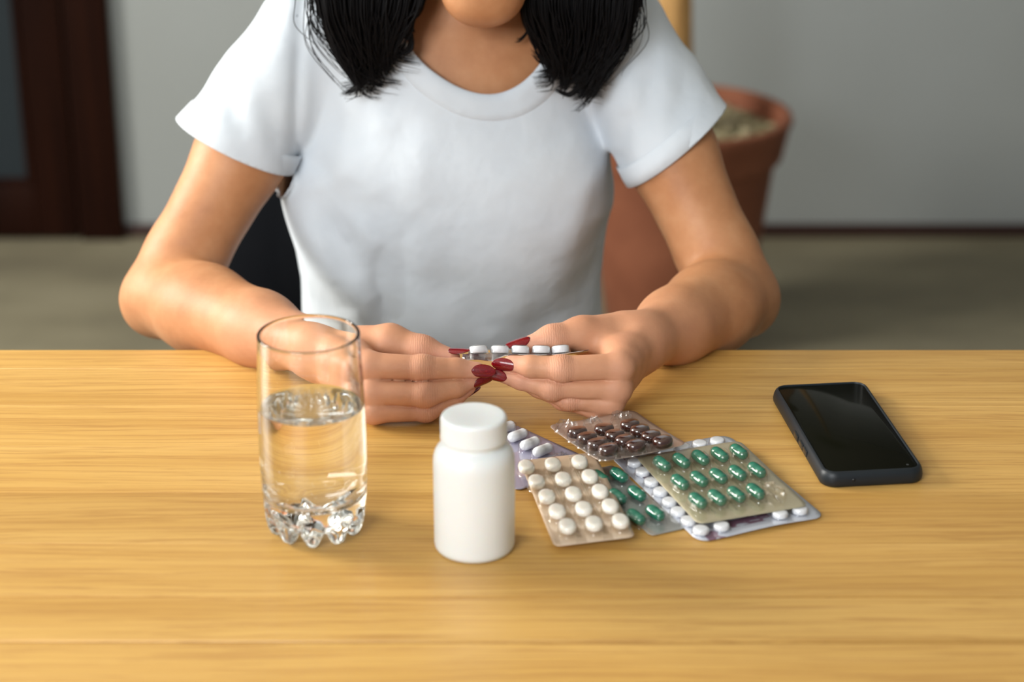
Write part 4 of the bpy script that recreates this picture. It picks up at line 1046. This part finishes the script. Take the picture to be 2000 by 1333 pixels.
# neckline: an ellipse seen along the leaning neck
_o = Vector((0, 0, CAMZ)); _d = ray(931, 186).normalized(); _tt = 1.6
for _ in range(80):
    _x = float(shirtf(A_(_o + _d * _tt)[None, :])[0]); _tt += _x * 0.8
    if abs(_x) < 2e-4: break
NF = _o + _d * _tt; print('dbg neck front', NF); nax = Vector((0, -0.42, 0.907)).normalized(); nm_ = Vector((0, nax.z, -nax.y)); nm_ = Vector((0, 0.907, 0.42))
na, nb = 0.080, 0.082; NCt = NF + nm_ * nb
def neck_uv(P):
    q = P - A_(NCt); return q[:, 0] / na, (q @ A_(nm_)) / nb, q @ A_(nax)
u_, v_, s_ = neck_uv(sv)
g = 1 - np.sqrt(u_ ** 2 + v_ ** 2); g = np.where(s_ < -0.06, -1, g); g = -np.abs(g) * np.sign(-g) if False else g
sv, tri = clip(sv, tri, (g).astype(np.float32))
g = ((Z0 - 0.27) - sv[:, 2]).astype(np.float32); sv, tri = clip(sv, tri, g)
shirt = place(mesh_np('t_shirt', sv, tri, SHIRT))
so = shirt.modifiers.new('thick', 'SOLIDIFY'); so.thickness = 0.0016; so.offset = 1.0
def march(o, d, far=0.12):
    t = 0.0
    for _ in range(60):
        x = float(shirtf(A_(o + d * t)[None, :])[0]); t += x * 0.8
        if abs(x) < 2e-4: break
        if t > far: return None
    return o + d * t
def strip(name, rows, lift, mat, parent):
    """rows: lists of points on the shirt, lifted off it along the outward normal; gives a thin band with thickness"""
    v = []; f = []; m = len(rows[0]); n = len(rows)
    for r, L in zip(rows, lift):
        for p in r:
            e = 0.002; P = A_([[p.x + e, p.y, p.z], [p.x - e, p.y, p.z], [p.x, p.y + e, p.z], [p.x, p.y - e, p.z], [p.x, p.y, p.z + e], [p.x, p.y, p.z - e]])
            d = shirtf(P); nn = Vector((d[0] - d[1], d[2] - d[3], d[4] - d[5])).normalized(); v.append(p + nn * L)
    for i in range(n - 1):
        for k in range(m - 1 if parent == 'open' else m): f.append((i * m + k, i * m + (k + 1) % m, (i + 1) * m + (k + 1) % m, (i + 1) * m + k))
    return v, f
rows = []
for (w, L) in ((-0.0012, 0.0004), (0.0, 0.0032), (0.005, 0.0034), (0.010, 0.0034), (0.0142, 0.0032), (0.0152, 0.0012)):
    row = []
    for k in range(120):
        a = 2 * PI * k / 120; o = NCt + Vector(((na + w) * math.cos(a), 0, 0)) + nm_ * ((nb + w) * math.sin(a)) + nax * 0.10
        p = march(o, -nax, 0.22); row.append(p if p is not None else o - nax * 0.1)
    rows.append(row)
v, f = strip('neckband', rows, (0.0002, 0.0030, 0.0033, 0.0033, 0.0028, 0.0008), SHIRT, 'closed')
nbnd = mesh_pd('neckband', v, f, SHIRT, shirt, True, True)
nbnd.matrix_parent_inverse = Matrix.Translation((0, 0, 0))
# sleeve hem folds: a slightly raised band over each hem
for (p0, p1, nrm), sh, hem in zip(hems, (shL, shR), (hemL, hemR)):
    e1 = (p1 - p0).normalized(); e2 = nrm.cross(e1).normalized(); rows = []
    cc = (p0 + p1) / 2
    lifts = (-0.0004, 0.0013, 0.0013, 0.0013, 0.0002); nrms = []
    for off in (0.0006, 0.0, -0.009, -0.0182, -0.019):
        row = []
        for k in range(72):
            a = 2 * PI * k / 72; d = e1 * math.cos(a) + e2 * math.sin(a); o = cc + nrm * off; sl_ = slv[0] if sh is shL else slv[1]; t_ = 0.02
            for _ in range(40):
                x_ = float(sl_(A_(o + d * t_)[None, :])[0]); t_ -= x_ * 0.8
                if abs(x_) < 2e-4: break
            row.append(o + d * t_); nrms.append(d)
        rows.append(row)
    m_ = 72; v = [p + nrms[i * m_ + k] * lifts[i] for i, rw in enumerate(rows) for k, p in enumerate(rw)]
    f = [(i * m_ + k, i * m_ + (k + 1) % m_, (i + 1) * m_ + (k + 1) % m_, (i + 1) * m_ + k) for i in range(4) for k in range(m_)]
    mesh_pd('sleeve_hem', v, f, SHIRT, shirt, True, True)

# ---- trousers
trf0 = Grp([(Off(Grp([wide(P3(0, 1.985, -0.235), P3(0, 1.935, -0.10), 0.160, 0.132, 0.70)], 0.05), 0.005), 0), (Off(legs[0], 0.009), 0.04), (Off(legs[1], 0.009), 0.04)], 0.05)
tv, tf = extract(trf0, axis_grid(CX - 0.3, CX + 0.3, (-1, 1), 0.008, 0.008), axis_grid(1.40, 2.2, (-1, 9), 0.008, 0.008), axis_grid(-0.02, 0.75, (-1, 9), 0.008, 0.008))
tt = np.concatenate([tf[:, [0, 1, 2]], tf[:, [0, 2, 3]]]); tv, tt = clip(tv, tt, (0.10 - tv[:, 2]).astype(np.float32))
place(mesh_np('trousers', tv, tt, TROUSERS))

# ---- hair
HV = []; HFc = []
hr = random.Random(21)
def strand(pts, r0, seg=4, sub=5):
    P = [Vector(p) for p in pts]; P = [P[0] * 2 - P[1]] + P + [P[-1] * 2 - P[-2]]; out = []
    for i in range(1, len(P) - 2):
        for j in range(sub):
            t = j / sub; a, b, c, d = P[i - 1], P[i], P[i + 1], P[i + 2]
            out.append(0.5 * ((2 * b) + (c - a) * t + (2 * a - 5 * b + 4 * c - d) * t * t + (-a + 3 * b - 3 * c + d) * t ** 3))
    out.append(P[-2]); n = len(out); b0 = len(HV)
    for i, p in enumerate(out):
        d = (out[min(i + 1, n - 1)] - out[max(i - 1, 0)]); x = d.cross(Vector((0, 1, 0.2)))
        x = x.normalized() if x.length > 1e-9 else Vector((1, 0, 0)); y = d.cross(x).normalized(); t = i / (n - 1); r = r0 * (1 - 0.85 * max(0, (t - 0.6) / 0.4) ** 1.5)
        for k in range(seg):
            a = 2 * PI * k / seg; HV.append(p + x * (r * 1.4 * math.cos(a)) + y * (r * 0.7 * math.sin(a)))
    for i in range(n - 1):
        for k in range(seg): HFc.append((b0 + i * seg + k, b0 + i * seg + (k + 1) % seg, b0 + (i + 1) * seg + (k + 1) % seg, b0 + (i + 1) * seg + k))
def scalp(th, el, off=0.006):      # th around from the front, el up
    r = (0.075 + off, 0.094 + off, 0.090 + off)
    return H(r[0] * math.sin(th) * math.cos(el), -0.088 + r[1] * math.cos(th) * math.cos(el), 0.134 + r[2] * math.sin(el))
def lock(side, n, w0, w1, w2, tip, ywid, curl, rad=0.00045, long=0.0):
    """w0..tip: (outer x, inner x, y) in the photo's frame at rising depth of fall"""
    clumps = [(hr.random(), hr.gauss(0, 16), hr.gauss(0, 12), hr.gauss(0.3, 0.9), hr.uniform(0, 6.28)) for _ in range(46)]
    for i in range(n):
        dq = hr.random() ** 0.8; g = hr.gauss
        cs, cy, cxo, ccurl, cph = clumps[int(hr.random() * 46) % 46]; s0 = min(1, max(0, cs + g(0, 0.09))); s = s0
        Yd = 1.792 + 0.075 * dq; c = g(0, 1)
        th = side * (PI * 0.5 + hr.uniform(-0.55, 0.9)); top = scalp(side * hr.uniform(0.15, 1.2), hr.uniform(1.05, 1.4)); mid = scalp(th * 0.9, hr.uniform(0.2, 0.7), 0.010 + 0.012 * hr.random())
        def W(w, j, yd): return V(w[0] + (w[1] - w[0]) * s + g(0, j), w[2] + g(0, j * 0.5), yd)
        ty = tip[2] + (tip[3] - tip[2]) * s + g(0, 7) + cy - dq * 22
        sg = cs + (s - cs) * 0.35
        xt = tip[0] + (tip[1] - tip[0]) * sg
        p3 = W(w1, 4, Yd - 0.004); p4 = V((w2[0] + (w2[1] - w2[0]) * s) + g(0, 4), lerp_(w1[2], ty, 0.55), Yd - 0.006 + 0.006 * dq)
        tipp = V(xt + cxo * 0.4 + g(0, 2.5), ty, Yd - 0.004); tip2 = V(xt + cxo + curl * ccurl * 1.6 + g(0, 3), ty + 11 + abs(g(0, 5)), Yd - 0.002)
        strand([top, mid, W(w0, 5, Yd + 0.01), p3 + Vector((0.002 * math.sin(cph), 0, 0)), p4, tipp, tip2], rad * hr.uniform(0.7, 1.3))
def lerp_(a, b, t): return a + (b - a) * t
lock(-1, 3000, (628, 850, -170), (630, 818, 0), (655, 800, 60), (700, 772, 160, 92), 0, 14)
lock(1, 3000, (1250, 1035, -170), (1238, 1022, 0), (1218, 1042, 60), (1165, 1072, 160, 128), 0, -14)
# loose ends that curl out of the locks
def loose(pp, r=0.0007, Yd=1.80, n=1, j=3):
    for _ in range(n):
        a = hr.gauss(0, j), hr.gauss(0, j); strand([V(x + a[0] * (0.4 + 0.3 * k), y + a[1] * 0.6, Yd + hr.gauss(0, 0.001)) for k, (x, y) in enumerate(pp)], r * hr.uniform(0.7, 1.2))
loose([(700, 100), (712, 140), (705, 165), (676, 184)], n=26, j=2.4); loose([(690, 110), (715, 150), (735, 164), (750, 168)], n=10); loose([(740, 60), (735, 110), (715, 150), (688, 180)], n=22, j=4)
loose([(800, 40), (812, 75), (826, 105), (836, 130)], 0.0004, 1.835, 5, 3); loose([(795, 30), (802, 70), (800, 95), (780, 110)], n=24, j=4); loose([(640, 30), (655, 90), (690, 140), (712, 158)], n=18, j=5)
loose([(1190, 60), (1204, 95), (1200, 125), (1182, 152), (1172, 158)], 0.0006, 1.80, 5, 2); loose([(1178, 100), (1172, 150), (1158, 185), (1125, 218)], 0.0006, 1.80, 7, 3)
loose([(1050, 60), (1070, 120), (1110, 145), (1150, 150)], n=26, j=5); loose([(1140, 140), (1128, 170), (1112, 185), (1088, 176)], n=16, j=2); loose([(1120, 60), (1085, 105), (1060, 118), (1040, 100)], n=10, j=5)
loose([(1225, 10), (1222, 50), (1226, 75), (1222, 105)], n=12, j=3); loose([(1025, 20), (1030, 60), (1018, 78), (1008, 80)], 0.0005, 1.82, 6, 3); loose([(1238, -10), (1232, 40), (1215, 60), (1206, 75)], n=16, j=3)
for i in range(80):
    s_ = hr.choice((-1, 1)); e_ = abs(hr.gauss(0, 1)) * 16
    x0 = (632 - e_) if s_ < 0 else (1236 + e_ * 0.5); yy = hr.uniform(60, 165); k = s_ * hr.gauss(0, 12)
    loose([(x0 + s_ * 2, -60), (x0 + s_ * 4, 0), (x0 - s_ * 6 + k, yy * 0.55), (x0 - s_ * (30 + 0.2 * yy) + k, yy), (x0 - s_ * (52 + 0.25 * yy) + 2 * k, yy + 16)], 0.00022, 1.795, 1, 9)
# back and crown
for i in range(1500):
    th = hr.uniform(0.9, 2 * PI - 0.9); r = 1 + 0.15 * hr.random(); s = math.sin(th); c = math.cos(th)
    top = scalp(th, hr.uniform(0.9, 1.5)); mid = scalp(th, 0.25, 0.012 + 0.012 * hr.random())
    lowx = HX + 0.105 * s * r; lowy = 1.888 - 0.085 * c * r
    if c > -0.1: lowy = max(lowy, 1.875)
    strand([top, scalp(th, 0.7, 0.016), mid, Vector((lowx, lowy + 0.01, Z0 + 0.31)), Vector((lowx * 1.0 + 0.004 * hr.gauss(0, 1), lowy + 0.018, Z0 + 0.262 + 0.012 * hr.gauss(0, 1)))], 0.0011 * hr.uniform(0.7, 1.3), 4, 3)
HV = [tuple(p) for p in HV]
hair = place(mesh_pd('hair', HV, HFc, HAIR, None, True)); hair['kind'] = 'stuff'
# dense inner mass of the hair
def mass(x0, x1, y, Yd): return lerp(V(x0, y, Yd), V(x1, y, Yd), 0.5)
hm = Grp([HE(0, -0.094, 0.140, (0.080, 0.094, 0.090)), (Cone(V(735, -150, 1.85), V(728, 20, 1.832), 0.035, 0.030, (0, 1, 0), 0.55), 0.03), (Cone(V(728, 20, 1.832), V(730, 75, 1.826), 0.030, 0.017, (0, 1, 0), 0.6), 0.02),
          (Cone(V(1145, -150, 1.85), V(1135, 20, 1.832), 0.035, 0.036, (0, 1, 0), 0.5), 0.03), (Cone(V(1135, 20, 1.832), V(1128, 95, 1.826), 0.034, 0.018, (0, 1, 0), 0.6), 0.02)], 0.02)
fc = A_(H(0, 0.03, 0.078))
def hmf(P):
    d = hm(P); q = (P - fc); e = np.sqrt((q[:, 0] / 1.0) ** 2 + ((q @ A_(HF)) / 1.5) ** 2 + ((q @ A_(HU)) / 1.25) ** 2) - 0.061
    return np.maximum(d, -e)
mv, mf = extract(hmf, axis_grid(HX - 0.2, HX + 0.2, (-1, 1), 0.004, 0.004), axis_grid(1.68, 2.06, (-1, 9), 0.004, 0.004), axis_grid(Z0 + 0.15, Z0 + 0.62, (-1, 9), 0.004, 0.004))
place(mesh_np('hair_mass', mv, mf, HAIR))
print('dbg hair', len(HV), 'TIME', round(_t.time() - _t0, 1))

# ------------------------------------------------------------------ the pack in her hands
FOIL_HELD = foilmat('printed_silver_foil', (0.66, 0.60, 0.58), 0.4, 0.4, (0.10, 0.01, 0.035), (70, 30, 30), 0.56)
a0 = V(905, 702, 1.524); b0 = V(948, 690, 1.524); c0 = V(1146, 686, 1.524)
hold = empty('blister_pack', (b0.x, 1.524, b0.z)); tag(hold, 'blister pack of white tablets held edge-on between the fingers of both hands', 'blister pack')
back = (Vector((0, 1, -0.475))).normalized(); upn = Vector((0, 0.43, 0.90)).normalized()
prof_ = [(903, 704.5), (918, 703), (934, 702.5), (950, 704.5), (962, 705), (972, 701), (986, 695), (1003, 692.8), (1040, 694), (1075, 693.5), (1105, 690.5), (1130, 687), (1150, 683.5)]
ed = [V(x, y, 1.524) - hold.location for x, y in prof_]
edb = [V(x, min(y, 691.5), 1.524) - hold.location for x, y in prof_]
def wsheet(name, off0, off1, mat, depth=0.036):
    v = []; f = []; n = len(ed); m = 5
    for off in (off0, off1):
        for j in range(m):
            for p, pb in zip(ed, edb): v.append(pb + (p - pb) * max(0, 1 - (j / (m - 1)) * 6.5) ** 1.0 + back * (depth * (0, 0.13, 0.3, 0.6, 1.0)[j]) + upn * off)
    q = lambda i, j, l: l * n * m + j * n + i
    for j in range(m - 1):
        for i in range(n - 1): f += [(q(i, j, 0), q(i, j + 1, 0), q(i + 1, j + 1, 0), q(i + 1, j, 0)), (q(i, j, 1), q(i + 1, j, 1), q(i + 1, j + 1, 1), q(i, j + 1, 1))]
    for i in range(n - 1): f += [(q(i, 0, 0), q(i + 1, 0, 0), q(i + 1, 0, 1), q(i, 0, 1)), (q(i + 1, m - 1, 0), q(i, m - 1, 0), q(i, m - 1, 1), q(i + 1, m - 1, 1))]
    for j in range(m - 1): f += [(q(0, j + 1, 0), q(0, j, 0), q(0, j, 1), q(0, j + 1, 1)), (q(n - 1, j, 0), q(n - 1, j + 1, 0), q(n - 1, j + 1, 1), q(n - 1, j, 1))]
    return mesh_pd(name, v, f, mat, hold, True, True)
wsheet('foil', -0.0003, 0.0, FOIL_HELD); wsheet('film', 0.0001, 0.00025, FILM_CLEAR)
tm = tabletmesh('round', 0.0070, 0.0070, 0.0062, 0.0003, 0.18); tm2 = tm.copy(); tm2.materials.clear(); tm2.materials.append(WHITEPILL2)
dm = dome('round', 0.0079, 0.0079, 0.0070).copy(); dm.materials.clear(); dm.materials.append(FILM_CLEAR)
for (px, slope) in ((934, -4), (976, 1), (1016, 2), (1057, 1), (1096, -5)):
    x = V(px, 688, 1.524).x - hold.location.x
    for row in (0, 1):
        z = float(np.interp(x, [p.x for p in edb], [p.z for p in edb]))
        pk = bpy.data.objects.new('pocket', dm); COL.objects.link(pk); pk.parent = hold
        p = Vector((x, 0, z)) + back * (0.0092 + row * 0.0165) + upn * 0.0004
        M = Matrix((Vector((1, 0, 0)), back, upn)).transposed().to_4x4() @ Matrix.Rotation(math.radians(slope), 4, 'Y'); M.translation = p; pk.matrix_local = M
        t_ = bpy.data.objects.new('tablet', tm2); COL.objects.link(t_); t_.parent = pk
